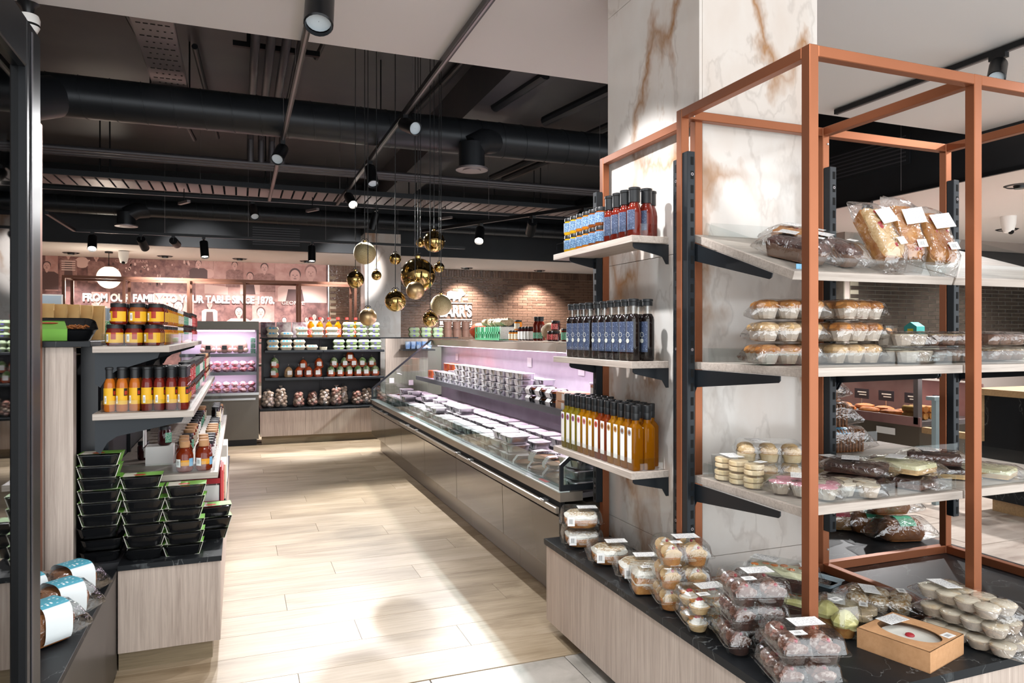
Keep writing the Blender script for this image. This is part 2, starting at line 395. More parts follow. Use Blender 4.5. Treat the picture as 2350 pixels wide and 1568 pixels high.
# right-hand tiled wall behind the butcher counter
wr = struct('wall_far', G().box(7.5, 7.2, 0, 11.1, 7.3, 2.75).box(7.42, 7.2, 0, 7.5, 8.2, 2.75).mesh('wall_far', 'wall_warm'))
ob('grout_bed', G().box(7.5, 7.19, .9, 11.05, 7.2, 2.2).mesh('grout_bed_dark', 'dark_grout'), wr)
t2 = G().box(-.137, -.012, .003, .137, 0, .052).mesh('dark_tile', 'dark_tile', bev=.002)
for r_ in range(18):
    for j in range(13):
        x = 7.64+j*.28+(.14 if r_ % 2 else 0)
        if x < 10.95: ob('tile', t2, wr, (x, 7.19, 1.22+r_*.055))
ob('black_louvre', G().box(7.5, 7.17, 2.21, 11.05, 7.2, 2.6).mesh('black_louvre', 'black_paint'), wr)
ob('end_tile_panel', G().box(7.40, 7.2, 1.2, 7.42, 8.2, 2.4).mesh('end_tile_panel', mat('pale_tile', '7d786c', .15, c2='6a665c', scale=6)), wr)

# marble clad columns
def column(name, x0, y0, x1, y1, z0, z1, zc, m='marble_white'):
    c = struct(name, G().box(x0+.015, y0+.015, z0, x1-.015, y1-.015, z1).mesh(name, 'black_paint'))
    zs = [z0]+[z for z in zc if z0 < z < z1]
    for a, b_ in zip(zs, zs[1:]+[min(z1, zc[-1])]):
        ob('slab', G().box(x0, y0+.001, a+.001, x0+.014, y1, b_-.001).mesh('slab_side', m, bev=.001), c)
        ob('slab', G().box(x0+.0145, y0, a+.001, x1, y0+.014, b_-.001).mesh('slab_front', m, bev=.001), c)
    return c
column('column_near', 1.67, 2.335, 2.256, 3.074, 0, 3.113, [.53, 1.73, 2.93, 3.113])
column('column_back', 1.885, 11.6, 2.47, 12.03, 0, 3.9, [1.2, 3.04])

K = 1.27   # the tracks hang just under the white ceiling, higher than the rear soffit
def up(p): return (p[0]*K, p[1]*K, 1.4+(p[2]-1.4)*K)
# ---------------------------------------------------------------- services in the open ceiling
def duct(x0, x1, y, z, r, name, label):
    t = thing(name, label, 'duct', (0, 0, 0))
    ob('tube', G().tube((x0, y, z), (x1, y, z), r, 28).mesh('duct_tube', 'duct_black'), t)
    g = G(); n = int((x1-x0)/.22)
    seam = G().rings([[(dx+.11*j/28, (r+h)*math.cos(2*PI*j/28), (r+h)*math.sin(2*PI*j/28)) for j in range(29)] for dx, h in ((-.004, -.001), (-.003, .004), (.003, .004), (.004, -.001))], closed=False, cap=(False, False)).mesh('duct_seam', 'duct_black')
    for i in range(n): ob('seam', seam, t, (x0+.1+i*.22, y, z))
    for i in range(3):
        x = x0+(x1-x0)*(.2+.3*i); ob('hanger_rod', G().tube((x, y, z+r), (x, y, 3.9), .006, 6).mesh('rod', 'black_metal'), t)
    return t
D1 = duct(-3.3, 5.7, 6.5, 3.28, .165, 'spiral_duct', 'large black spiral air duct crossing the open ceiling nearest')
D2 = duct(-2.5, 5.7, 11.5, 3.22, .125, 'spiral_duct', 'smaller black spiral air duct at the rear of the open ceiling')
for t, (x, y, z, r, zd, lb) in zip((D1, D2), ((2.02, 6.35, 3.2, .12, 2.93, ''), (-1.5, 11.4, 3.15, .12, 2.93, ''))):
    g = G().lathe([(r, zd+.02), (r, z-.02)], 20).pipe([(0, 0, z-.06), (.12, .03, z+.02), (.26, .1, z+.05)], r*.98, 18)
    s_ = ob('spigot', g.mesh('spigot', 'duct_black'), t, (x, y, 0))
    ob('grille', G().lathe([(r+.03, zd), (r+.03, zd+.018), (r, zd+.02)], 20).lathe([(r*.7, zd-.006), (r*.7, zd)], 20).mesh('grille', 'steel_dull'), s_)
ob('elbow', G().pipe([(-1.35, 6.45, 3.25), (-1.6, 6.2, 3.1), (-1.75, 6.0, 3.0)], .16, 20).mesh('elbow', 'duct_black'), D1)

t = thing('perforated_cable_tray', 'wide perforated metal cable tray running back above the large duct', 'cable tray')
g = G().box(-.68, 4.4, 3.5, -.42, 6.75, 3.503).box(-.685, 4.4, 3.5, -.682, 6.75, 3.545).box(-.418, 4.4, 3.5, -.415, 6.75, 3.545)
ob('tray', g.mesh('tray', 'steel_dull'), t)
g = G()
for i in range(20):
    for j in range(5): g.cbox(-.64+j*.045+(.02 if i % 2 else 0), 4.5+i*.11, 3.499, .014 if i % 2 else .03, .014, .002)
o = ob('perforation', g.mesh('perforation', 'void', smooth=0), t); o['kind'] = 'stuff'
ob('trapeze_bar', G().box(-.73, 6.66, 3.46, -.37, 6.7, 3.5).tube((-.7, 6.68, 3.5), (-.7, 6.68, 3.9), .007, 6).tube((-.4, 6.68, 3.5), (-.4, 6.68, 3.9), .007, 6).mesh('trapeze', 'black_metal'), t)
for i, x in enumerate((.11, .22, .33, .44)):
    single('ceiling_pipe', G().pipe([(x, 4.4, 3.6), (x, 8.0, 3.6), (x, 8.3, 3.55), (x, 8.35, 3.3)], .035, 12).mesh('pipe', 'pipe_grey'), 'grey service pipe under the slab, %s of four from the left' % ORD[i], 'pipe', group='parallel ceiling pipes')
for i, y in enumerate((5.9, 8.0)):
    single('pipe_bracket', G().box(-.05, y, 3.63, .6, y+.04, 3.67).box(.05, y, 3.67, .08, y+.04, 3.9).box(.47, y, 3.67, .5, y+.04, 3.9).mesh('strut', 'black_metal'), 'black strut bracket across the grey pipes, %s' % ('nearer one' if not i else 'farther one'), 'bracket')
t = thing('cable_ladder', 'long cable ladder with pale rungs crossing the dark ceiling', 'cable ladder')
ob('side_rail', G().box(-3.4, 9.05, 3.15, 5.6, 9.08, 3.21).mesh('rail', 'duct_black'), t)
ob('side_rail', G().box(-3.4, 9.62, 3.15, 5.6, 9.65, 3.21).mesh('rail', 'duct_black'), t)
rg = G().box(-.055, 9.08, 3.15, .055, 9.62, 3.165).mesh('rung', 'steel_dull')
for i in range(66): ob('rung', rg, t, (-3.3+i*.133, 0, 0))
for i in range(4):
    x = -1.5+i*1.8; ob('hanger_rod', G().tube((x, 9.35, 3.2), (x, 9.35, 3.9), .008, 6).tube((x+.1, 9.35, 3.2), (x+.1, 9.35, 3.9), .008, 6).mesh('rods', 'black_metal'), t)
for i, (y, z) in enumerate(((8.4, 3.3), (8.52, 3.3), (8.64, 3.3))):
    single('ceiling_conduit', G().tube((-3.4, y, z), (5.7, y, z), .028, 10).mesh('conduit', 'pipe_grey'), 'thin grey conduit crossing in front of the cable ladder, %s of three' % ORD[i], 'conduit', group='crossing conduits')
for i, (pts, r) in enumerate((([(2.75, 4.6, 3.85), (2.75, 4.6, 3.45), (2.95, 4.62, 3.42), (2.7, 6.2, 3.42)], .05), ([(2.3, 5.3, 3.9), (2.3, 5.3, 3.5), (2.2, 6.2, 3.5)], .05), ([(3.9, 4.5, 3.6), (3.3, 9.5, 3.6)], .045), ([(4.1, 4.5, 3.6), (3.5, 9.5, 3.6)], .045), ([(-.9, 4.9, 3.86), (-.5, 9.2, 3.7)], .025), ([(.75, 4.5, 3.8), (.62, 6.4, 3.8)], .02), ([(1.95, 4.5, 3.86), (1.75, 9.4, 3.86)], .03), ([(-.35, 6.5, 3.8), (-.25, 9.4, 3.8)], .025))):
    lb = ['black bent pipe dropping from the slab beside the column', 'short black pipe elbow left of the bent pipe', 'slanting dark pipe behind the near column, left one', 'slanting dark pipe behind the near column, right one', 'thin dark cable running diagonally left of the duct', 'dark perforated strip beside the pipes', 'thin dark pipe along the beam', 'thin dark cable drop left of centre'][i]
    single('ceiling_pipe', G().pipe(pts, r, 10).mesh('pipe', 'duct_black'), lb, 'pipe')
for i, x in enumerate((-.62, .86, 2.6)):
    t = thing('emergency_light', 'small white emergency light fitting hanging by the cable ladder, %s from left' % ORD[i], 'light fitting', (x, 9.35, 2.96), .5)
    ob('body', G().box(-.02, -.12, 0, .02, .12, .03).mesh('em_body', 'steel_dull'), t); ob('rod', G().tube((0, 0, .03), (0, 0, .18), .006, 6).mesh('em_rod', 'black_metal'), t)
t = thing('smoke_detector', 'white smoke detector under a black bracket at the ceiling edge', 'smoke detector', (-.79*K, 3.36*K, 1.4+1.23*K))
ob('base', G().lathe([(.02, .06), (.03, .1), (.05, .12)], 16).mesh('sd_base', 'black_metal'), t)
ob('body', G().lathe([(.012, -.03), (.04, -.022), (.05, .0), (.052, .04), (.045, .06), (.02, .062)], 24).mesh('sd_body', 'label_white'), t)
ob('vent', G().lathe([(.0505, .002), (.0525, .008), (.0505, .014)], 24, cap=(False, False)).mesh('sd_vent', 'void'), t)

# ---------------------------------------------------------------- lighting tracks and spotlights
def track(name, p0, p1, label, wires=()):
    t = thing(name, label, 'lighting track')
    d = Vector(p1)-Vector(p0); L = d.length; a = math.atan2(d.y, d.x)
    ob('rail', G().box(0, -.018, 0, L, .018, .035).mesh('rail', 'black_metal'), t, p0, a)
    ob('conductor_slot', G().box(.02, -.006, -.002, L-.02, .006, 0).mesh('rail_slot', 'steel_dull'), t, p0, a)
    for s_ in wires:
        q = Vector(p0)+d*s_
        if q.y < 4.4: continue
        ob('suspension_wire', G().tube((q.x, q.y, q.z+.035), (q.x, q.y, 3.9), .002, 5).mesh('wire', 'steel_dull'), t)
    return t
track('lighting_track', up((.27, 1.0, 2.70)), up((.27, 7.36, 2.70)), 'black lighting track running back, left of the two', (.45, .62, .8, .95))
track('lighting_track', up((.915, .6, 2.70)), up((.915, 7.35, 2.70)), 'black lighting track running back under the white ceiling, middle', (.5, .66, .82, .97))
track('lighting_track', up((-2.3, 7.45, 2.70)), up((4.2, 7.3, 2.70)), 'long black crosswise lighting track, nearer one', (.1, .3, .5, .7, .85))
track('lighting_track', (-1.95, 10.4, 2.70), (3.2, 10.4, 2.70), 'black crosswise lighting track in front of the mural wall', (.2, .4, .6, .8))
track('lighting_track', (-1.95, 9.0, 2.70), (-1.95, 10.4, 2.70), 'short black lighting track at far left')
track('lighting_track', up((3.33, .6, 2.715)), up((3.33, 3.3, 2.715)), 'black lighting track on the white ceiling behind the copper rack')
track('lighting_track', (2.1, 8.6, 2.655), (3.8, 5.2, 2.655), 'slanting black lighting track right of the baubles', (.3, .7))
track('lighting_track', (5.75, 3.6, 2.70), (5.75, 8.0, 2.70), 'black lighting track along the right bulkhead', (.3, .7))
lens_on = mat('lens_lit', 'fff4e6', .5, emit=14); mat('lens_off', 'c8d4dc', .2)
sp_ad = G().box(-.018, -.05, -.03, .018, .05, 0).tube((0, 0, -.03), (0, 0, -.07), .012, 8).mesh('adapter', 'black_metal')
sp_b = G().lathe([(.042, 0), (.044, -.01), (.044, -.185), (.040, -.19), (.037, -.178)], 20, cap=(True, False)).mesh('barrel', 'black_metal')
sp_l1 = G().lathe([(.001, -.172), (.037, -.172)], 20, cap=(False, False)).mesh('lens_on', 'lens_lit'); sp_l0 = G().lathe([(.001, -.172), (.037, -.172)], 20, cap=(False, False)).mesh('lens_dim', 'lens_off')
def spot(x, y, z, tgt, label, power=40, lit=False, size=1.2, cone=60):
    t = thing('track_spotlight', label, 'spotlight', (x, y, z), 0, 'black track spotlights')
    ob('adapter', sp_ad, t)
    q = (Vector(tgt)-Vector((x, y, z-.07))).to_track_quat('-Z', 'Y').to_euler()
    br = ob('barrel', sp_b, t, (0, 0, -.06), tuple(q)); br.scale = (size,)*3
    ob('lens', sp_l1 if lit else sp_l0, br)
    if power:
        l = lamp('spot_lamp', 'SPOT', (0, 0, -.2*size), None, power*SPOT_K*(2.1 if y > 5.6 else 1), (1, .99, .995), br, spot_size=math.radians(cone), spot_blend=.45, shadow_soft_size=.035)
        l.rotation_euler = (0, 0, 0)
    return t
spot(*up((.27, 2.62, 2.70)), (.15, 2.3, .9), 'large black spotlight hanging nearest the camera on the left track', 8, size=1.45, cone=70)
spot(*up((.27, 5.05, 2.70)), (-.35, 4.2, 1.2), 'black spotlight midway along the left track', 46)
spot(*up((.915, 4.2, 2.70)), (1.67, 2.85, 1.95), 'black spotlight on the middle track aimed at the copper rack', 27, cone=58)
spot(*up((.915, 5.4, 2.70)), (1.3, 4.9, .3), 'black spotlight on the middle track, second along', 30, cone=85)
spot(*up((.915, 6.55, 2.70)), (1.6, 5.6, 1.0), 'lit black spotlight near the far end of the middle track', 81, True)
spot(*up((.12, 7.45, 2.70)), (.6, 6.2, .0), 'black spotlight on the crosswise track above the aisle', 35, cone=80)
spot(*up((1.32, 7.4, 2.70)), (1.2, 9.6, .9), 'black spotlight hanging in front of the back marble column', 85)
spot(-1.75, 10.4, 2.70, (-1.6, 9.2, 1.3), 'lit black spotlight at the far left end of the back track', 30, True)
spot(-1.2, 10.4, 2.70, (-.9, 12.6, 1.6), 'black spotlight, second on the back track', 30)
spot(-.82, 10.4, 2.70, (-.3, 14.2, 2.2), 'black spotlight tilted right on the back track', 18)
spot(-.45, 10.4, 2.70, (-.3, 9.8, .9), 'lit black spotlight on the back track left of centre', 50, True)
spot(.95, 10.4, 2.70, (.9, 9.9, .8), 'lit black spotlight on the back track above the egg shelf', 85, True)
spot(1.6, 10.4, 2.70, (1.9, 14.2, 2.0), 'black spotlight at the right end of the back track', 22)
spot(2.55, 7.7, 2.655, (1.9, 6.2, 1.0), 'bright lit spotlight right of the baubles', 60, True)
spot(2.9, 7.0, 2.655, (3.6, 9.5, 1.4), 'black spotlight beside the bright one, right of the baubles', 60)
spot(3.2, 6.4, 2.655, (2.4, 8.2, 1.2), 'black spotlight left of the copper rack jars', 40)
spot(3.55, 5.7, 2.655, (2.3, 5.2, 1.2), 'lit spotlight just left of the rack jars', 50, True)
spot(*up((3.33, 2.32, 2.715)), (2.55, 1.95, 1.4), 'black spotlight seen through the top of the copper rack', 18, size=1.1, cone=75)
spot(5.75, 5.3, 2.70, (4.6, 4.3, .8), 'black spotlight on the right bulkhead above the loaf cakes', 70)
# unseen heads over the entrance, added to brighten the near end of the shop
spot(*up((.27, 1.2, 2.70)), (-.45, 3.1, .8), 'added unseen spotlight on the left track over the entrance', 14, cone=80)
spot(*up((.915, 1.85, 2.70)), (1.64, 2.72, 1.7), 'black spotlight over the entrance aimed at the bottle shelves', 9, cone=40)
spot(*up((.27, 2.1, 2.70)), (1.66, 2.72, 1.65), 'added unseen spotlight on the left track aimed across at the bottle shelves', 52, cone=52)
spot(*up((.27, 1.45, 2.70)), (1.36, 2.35, .3), 'added unseen spotlight on the left track aimed across at the plinth', 20, cone=50)
spot(*up((.915, 1.5, 2.70)), (.75, 2.7, 0), 'added unseen spotlight over the entrance aimed down the aisle floor', 3, cone=85)
spot(*up((.27, 1.7, 2.70)), (.4, 3.6, 0), 'added unseen spotlight on the left track aimed along the aisle', 3, cone=85)
spot(*up((.915, .75, 2.70)), (1.9, 2.2, .6), 'added unseen spotlight over the entrance aimed at the cake plinth', 12, cone=75)
spot(*up((3.33, .9, 2.715)), (2.6, 2.2, .6), 'added unseen spotlight on the right track over the entrance', 19, cone=80)
# recessed downlights in the rear soffit
dl = [('ring', G().lathe([(.11, -.012), (.13, 0), (.05, .0)], 24, cap=(False, False)).mesh('dl_ring', 'black_metal')), ('baffle', G().lathe([(.05, -.03), (.055, 0)], 16, cap=(False, False)).mesh('dl_baffle', 'black_metal')), ('lens', G().lathe([(.001, -.004), (.05, -.004)], 16, cap=(False, False)).mesh('dl_lens', mat('downlight_glow', 'fff1dd', .5, emit=4)))]
for i, (x, y) in enumerate(((-2.6, 13.6), (-1.2, 13.6), (0, 13.6), (1.15, 13.6), (4.3, 13.85), (5.9, 13.85))):
    t = put(dl, 'downlight', 'black recessed downlight in the rear soffit, %s from the left' % ORD[i], 'downlight', (x, y, 2.749), group='rear soffit downlights')
    lamp('downlight_lamp', 'SPOT', (0, 0, -.04), None, (75 if x < 2 else 190)*SPOT_K, (1, .985, .975), t, spot_size=math.radians(115), spot_blend=.7, shadow_soft_size=.05)
for i, (x, y) in enumerate(((6.6, 4.4), (8.4, 4.6), (7.2, 6.3), (9.2, 6.3))):
    t = put(dl, 'downlight', 'black recessed downlight in the right soffit, %s from the left' % ORD[i], 'downlight', (x, y, 2.749), group='right soffit downlights')
    lamp('downlight_lamp', 'SPOT', (0, 0, -.04), None, 170*SPOT_K, (1, .985, .975), t, spot_size=math.radians(120), spot_blend=.7, shadow_soft_size=.05)
t = thing('pendant_globe_lamp', 'lit white globe pendant lamp in front of the mural', 'pendant lamp', (-1.99, 13.2, 2.33))
ob('globe', G().ball(.18, n=28, k=16).mesh('globe', mat('globe_glow', 'fff0d8', .4, emit=1.6)), t)
ob('cap', G().lathe([(.07, .168), (.05, .185), (.012, .19)], 16).mesh('globe_cap', 'bronze'), t)
ob('cord', G().tube((0, 0, .18), (0, 0, .42), .006, 6).mesh('globe_cord', 'black_metal'), t); ob('ceiling_rose', G().lathe([(.06, .395), (.06, .42)], 16).mesh('rose', 'black_metal'), t)
lamp('globe_light', 'POINT', (-1.99, 13.0, 2.1), None, 15, (1, .9, .75), shadow_soft_size=.15)
for (x, y, z, lb) in ((-1.75, 13.0, 2.68, 'white dome security camera beside the globe pendant'), (8.2, 5.6, 2.69, 'white dome security camera on the right soffit')):
    t = thing('security_camera', lb, 'security camera', (x, y, z))
    ob('housing', G().lathe([(.03, -.13), (.05, -.12), (.075, -.03), (.08, .06)], 18).mesh('cam_house', 'label_white'), t); ob('lens', G().ball(.03, (0, -.03, -.12)).mesh('cam_lens', 'void'), t)
for (x, y0, z0, y1, lb) in ((.55, 12.04, 2.9, 0, 'black ventilation grille on the rear bulkhead'), ):
    t = thing('vent_grille', lb, 'vent', (x, 12.045, 2.8))
    ob('plate', G().box(-.4, -.012, 0, .4, 0, .34).mesh('vent_plate', 'black_paint'), t)
    sm = G().box(-.36, -.02, 0, .36, -.012, .012).mesh('vent_slat', 'pipe_grey')
    for i in range(8): ob('slat', sm, t, (0, 0, .03+i*.038))
t = thing('vent_grille', 'black ventilation grille on the right bulkhead', 'vent', (5.845, 5.4, 3.0))
ob('plate', G().box(-.01, -.5, 0, 0, .5, .3).mesh('vent_plate', 'black_paint'), t)
sm = G().box(-.016, -.46, 0, -.01, .46, .012).mesh('vent_slat', 'pipe_grey')
for i in range(7): ob('slat', sm, t, (0, 0, .03+i*.038))

# ---------------------------------------------------------------- printed mural of old photographs
mat('ph0', 'c79c93', .6, c2='b08078', scale=5); mat('ph1', '8f6560', .6, c2='5d3f3d', scale=6); mat('ph2', '6c4a48', .6, c2='9a706a', scale=9)
mat('ph_light', 'd9b4aa', .6); mat('ph_skin', 'cfa39a', .6); mat('ph_dark', '5d4442', .6); mat('ph_mid', '86605b', .6, c2='a57c74', scale=16); mat('ph_stripe', 'e2c4ba', .6); mat('letter_white', 'f4efe9', .6)
mu = thing('photo_mural', 'wide pink-brown printed mural of old family butcher photographs', 'mural', (0, 14.25, 0))
ob('backing', G().box(-3.45, -.02, .5, 1.6, 0, 2.75).mesh('mural_back', 'ph1'), mu)
MX = lambda px: -3.1+(px-105)*.00726
MZ = lambda py: 2.75-(py-600)*.0083
pan = [(105, 131, 588, 672, 0), (131, 231, 588, 672, 1), (231, 360, 590, 672, 2), (360, 428, 594, 672, 2), (428, 470, 596, 686, 0), (470, 540, 596, 686, 0), (540, 618, 598, 686, 0), (618, 748, 600, 688, 0),
       (105, 200, 673, 760, 1), (200, 240, 673, 760, 0), (240, 334, 673, 760, 1), (334, 425, 673, 760, 0), (425, 495, 687, 760, 2), (495, 562, 687, 760, 1), (562, 617, 687, 760, 0), (617, 690, 689, 760, 2), (690, 748, 689, 760, 1)]
for a, b_, c_, d_, m_ in pan: ob('photo_print', G().box(MX(a), -.022, MZ(d_), MX(b_)-.004, -.0201, min(2.75, MZ(c_))).mesh('photo', 'ph%d' % m_), mu)
NF = [0]
def fig(x, y, r, hair='ph_dark', top='ph_light', apron=None, wide=2.6, down=5, stripes=False):
    """a flat printed figure: hair, head, shoulders"""
    s_ = r*.0083; X, Z_ = MX(x), MZ(y); g = G()
    def disc(cx, cz, rx, rz, yy, m): g.prism([(cx+rx*math.cos(2*PI*j/18), cz+rz*math.sin(2*PI*j/18)) for j in range(18)], yy, yy+.001, 'Y', m)
    w2 = s_*wide
    g.prism([(X-w2, Z_-s_*down), (X+w2, Z_-s_*down), (X+w2, Z_-s_*2.0), (X+w2*.62, Z_-s_*1.35), (X-w2*.62, Z_-s_*1.35), (X-w2, Z_-s_*2.0)], -.0245, -.0235, 'Y', 2)
    if apron: g.prism([(X-w2*.55, Z_-s_*down), (X+w2*.55, Z_-s_*down), (X+w2*.4, Z_-s_*2.2), (X-w2*.4, Z_-s_*2.2)], -.0255, -.025, 'Y', 3)
    if stripes:
        for q in range(5): g.prism([(X-w2*.8, Z_-s_*(2.4+q*.75)), (X+w2*.8, Z_-s_*(2.4+q*.75)), (X+w2*.8, Z_-s_*(2.05+q*.75)), (X-w2*.8, Z_-s_*(2.05+q*.75))], -.0258, -.0256, 'Y', 4)
    disc(X, Z_-s_*.35, s_*.42, s_*1.3, -.0262, 1); disc(X, Z_+s_*.3, s_*.92, s_*1.02, -.0264, 0); disc(X, Z_, s_*.78, s_*1.02, -.0268, 1)
    for e in (-.3, .3): disc(X+e*s_, Z_+s_*.14, s_*.12, s_*.06, -.027, 0)
    disc(X, Z_-s_*.45, s_*.26, s_*.06, -.027, 0); disc(X, Z_-s_*.12, s_*.07, s_*.16, -.027, 5)
    ob('printed_figure', g.mesh('figure', hair, 'ph_skin', top, apron or 'ph_dark', 'ph_stripe', 'ph_mid', smooth=0), mu, (0, -.0004*NF[0], 0)); NF[0] += 1
fig(108, 622, 8, top='ph_dark', down=6); fig(152, 597, 6, top='ph_mid', apron='ph_dark', stripes=True, down=11); fig(210, 600, 6, top='ph_mid', down=9)
fig(435, 607, 7, top='ph_dark', down=6); fig(520, 608, 7, top='ph_mid', wide=2.6, down=7); fig(592, 612, 9, top='ph_mid', down=6); fig(557, 632, 8, top='ph_light', apron='ph_dark', down=5)
fig(668, 628, 14, top='ph_light', apron='ph_dark', wide=2.7, down=4.2); fig(708, 620, 15, hair='ph_mid', top='ph_light', wide=2.4, down=4.6)
fig(214, 692, 7, top='ph_light', down=7); fig(264, 706, 11, wide=2.1, top='ph_mid', down=5); fig(318, 706, 9, top='ph_light', down=4); fig(389, 702, 11, top='ph_light', wide=3.2, down=5)
fig(461, 697, 7, hair='ph_mid', top='ph_light', apron='ph_dark', wide=2.3, down=8); fig(530, 713, 10, top='ph_light', apron='ph_dark', wide=2.6, down=4.5); fig(583, 713, 10, top='ph_light', apron='ph_dark', wide=2.4, down=4.6)
fig(641, 730, 6, top='ph_mid', down=5); fig(697, 728, 5, top='ph_dark', down=5); fig(717, 722, 6, top='ph_light', wide=2.8, down=6); fig(737, 728, 5, top='ph_mid', down=5)
g = G()
for i in range(60):   # crowd and carcasses in the shop-front photographs
    x = R.uniform(236, 424); y = R.uniform(612, 655) if x < 350 else R.uniform(600, 655); s_ = R.uniform(.012, .03)
    g.prism([(MX(x)+s_*math.cos(2*PI*j/8)*(.7), MZ(y)+s_*(1.6 if x > 340 else 1)*math.sin(2*PI*j/8)) for j in range(8)], -.0232, -.0225, 'Y', R.choice((0, 0, 1, 2)))
ob('printed_figure', g.mesh('crowd', 'ph_light', 'ph_mid', 'ph_dark', smooth=0), mu)
ob('printed_figure', G().ball(.12, (MX(180), -.018, MZ(612)), n=14, k=8, sy=.06, sx=1.1).prism([(MX(164), MZ(606)), (MX(197), MZ(606)), (MX(197), MZ(609)), (MX(164), MZ(610))], -.0245, -.0235, 'Y').mesh('bull_head', 'ph_light'), mu)
ob('printed_figure', G().prism([(MX(449), MZ(652)), (MX(504), MZ(656)), (MX(504), MZ(674)), (MX(449), MZ(672))], -.0252, -.024, 'Y').mesh('poster_print', 'ph_light'), mu)
ob('printed_figure', G().ball(.11, (MX(460), -.018, MZ(628)), n=14, k=8, sy=.06).mesh('ham', 'ph_skin'), mu)
def word(body, x, z, h, y, m, parent, width=None, off=.0, ext=.002):
    c = bpy.data.curves.new('word', 'FONT'); c.body = body; c.size = h/.7; c.extrude = ext; c.offset = off; c.resolution_u = 3
    o = bpy.data.objects.new('word', c); col.objects.link(o)
    dg = bpy.context.evaluated_depsgraph_get(); dg.update()
    me = bpy.data.meshes.new_from_object(o.evaluated_get(dg)); bpy.data.objects.remove(o)
    me.materials.clear(); me.materials.append(MT[m]); me.name = 'lettering'
    mx = max(v.co.x for v in me.vertices) if me.vertices else 1
    o = ob('lettering', me, parent, (x, y, z), (PI/2, 0, 0))
    if width: o.scale = (width/mx, 1, 1)
    return o
word('FROM OUR FAMILY TO YOUR TABLE SINCE 1878.', -2.545, 1.985, .128, -.042, 'letter_white', mu, 3.16, .009)
word('GEORGE BARR', MX(250), MZ(609), .05, -.036, 'ph_skin', mu, .52)
word('GEORGE', MX(634), MZ(694), .07, -.036, 'ph_light', mu, .42)
# sign on the tiled wall
sg = thing('wall_sign', 'white bull and lettering sign on the brown tiled wall', 'sign', (0, 14.215, 0))
bull = [(3.98, 2.20), (3.99, 2.27), (4.05, 2.30), (4.2, 2.285), (4.27, 2.31), (4.33, 2.30), (4.345, 2.27), (4.38, 2.25), (4.35, 2.21), (4.31, 2.20), (4.27, 2.14), (4.27, 2.08), (4.24, 2.08), (4.23, 2.14), (4.17, 2.13), (4.14, 2.08), (4.11, 2.08), (4.12, 2.14), (4.05, 2.14), (4.04, 2.08), (4.005, 2.08), (4.01, 2.15)]
ob('bull_emblem', G().prism(bull, -.014, 0, 'Y').mesh('bull', 'letter_white'), sg)
for z in (2.045, 1.705, 1.56): ob('rule_line', G().box(3.82, -.012, z, 4.52, 0, z+.012).mesh('rule', 'letter_white'), sg)
word("BARR'S", 3.83, 1.775, .225, -.008, 'letter_white', sg, .69, .012, .006)
word('BUTCHERS & DELI', 3.83, 1.60, .075, -.008, 'letter_white', sg, .69, .003, .006)
word('1878', 4.31, 2.11, .04, -.008, 'letter_white', sg, .12)
# ================================================================ FIXTURES
# ---- low plinth wrapped round the near column
pt = thing('display_plinth', 'low oak display plinth with black marble top around the near column', 'plinth')
def ring_box(g, x0, y0, z0, x1, y1, z1, hx0, hy0, hx1, hy1):
    for a in ((x0, y0, x1, hy0), (x0, hy0, hx0, hy1), (hx1, hy0, x1, hy1), (x0, hy1, x1, y1)):
        if a[2]-a[0] > .001 and a[3]-a[1] > .001: g.box(a[0], a[1], z0, a[2], a[3], z1)
    return g
ob('top_slab', ring_box(G(), 1.352, 1.465, .404, 3.08, 3.12, .43, 1.668, 2.333, 2.258, 3.076).mesh('plinth_slab', 'marble_black', smooth=0), pt)
ob('side_panel', G().box(1.361, 1.476, .05, 1.379, 3.11, .404).mesh('plinth_side', 'oak_z'), pt)
ob('front_panel', G().box(1.38, 1.476, .05, 3.07, 1.494, .404).mesh('plinth_front', 'oak_z'), pt)
ob('end_panel', G().box(3.052, 1.495, .05, 3.07, 3.11, .404).mesh('plinth_end', 'oak_z'), pt)
ob('back_panel', G().box(1.38, 3.092, .05, 3.051, 3.11, .404).mesh('plinth_back', 'oak_z'), pt)
ob('kick_board', G().box(1.45, 1.56, 0, 1.465, 3.03, .05).box(1.466, 1.56, 0, 2.98, 1.575, .05).box(2.965, 1.576, 0, 2.98, 3.03, .05).mesh('plinth_kick', 'kick_wood'), pt)

# ---- copper frame rack
S_ = .034
rk = thing('copper_frame_rack', 'tall copper tube display rack with pale oak shelves standing on the plinth', 'display rack')
AX, CX, EX, FY, BY = 1.545, 2.225, 2.925, 1.628, 2.272
def post(x, y, z0=.43, z1=2.246): ob('post', G().box(x, y, z0, x+S_, y+S_, z1).mesh('post', 'copper', bev=.002), rk)
for x in (AX, CX, EX): post(x, FY); post(x, BY)
post(1.62, 2.292); post(1.62, 3.03)
def beam(x0, y0, z0, x1, y1, z1): ob('beam', G().box(x0, y0, z0, x1, y1, z1).mesh('beam', 'copper', bev=.002), rk)
zt = 2.246
for z1 in (zt, .464):
    for x in (AX, CX, EX):
        if z1 > 1 or x > AX: beam(x+.0005, FY+S_, z1-S_, x+S_-.0005, BY, z1-.0005)
    beam(AX+S_, BY+.0005, z1-S_, CX, BY+S_-.0005, z1-.0005); beam(CX+S_, BY+.0005, z1-S_, EX, BY+S_-.0005, z1-.0005)
    if z1 > 1: beam(AX+S_, FY+.0005, z1-S_, CX, FY+S_-.0005, z1-.0005); beam(CX+S_, FY+.0005, z1-S_, EX, FY+S_-.0005, z1-.0005)
beam(1.6205, 2.292+S_, zt-S_, 1.6535, 3.03, zt-.001)
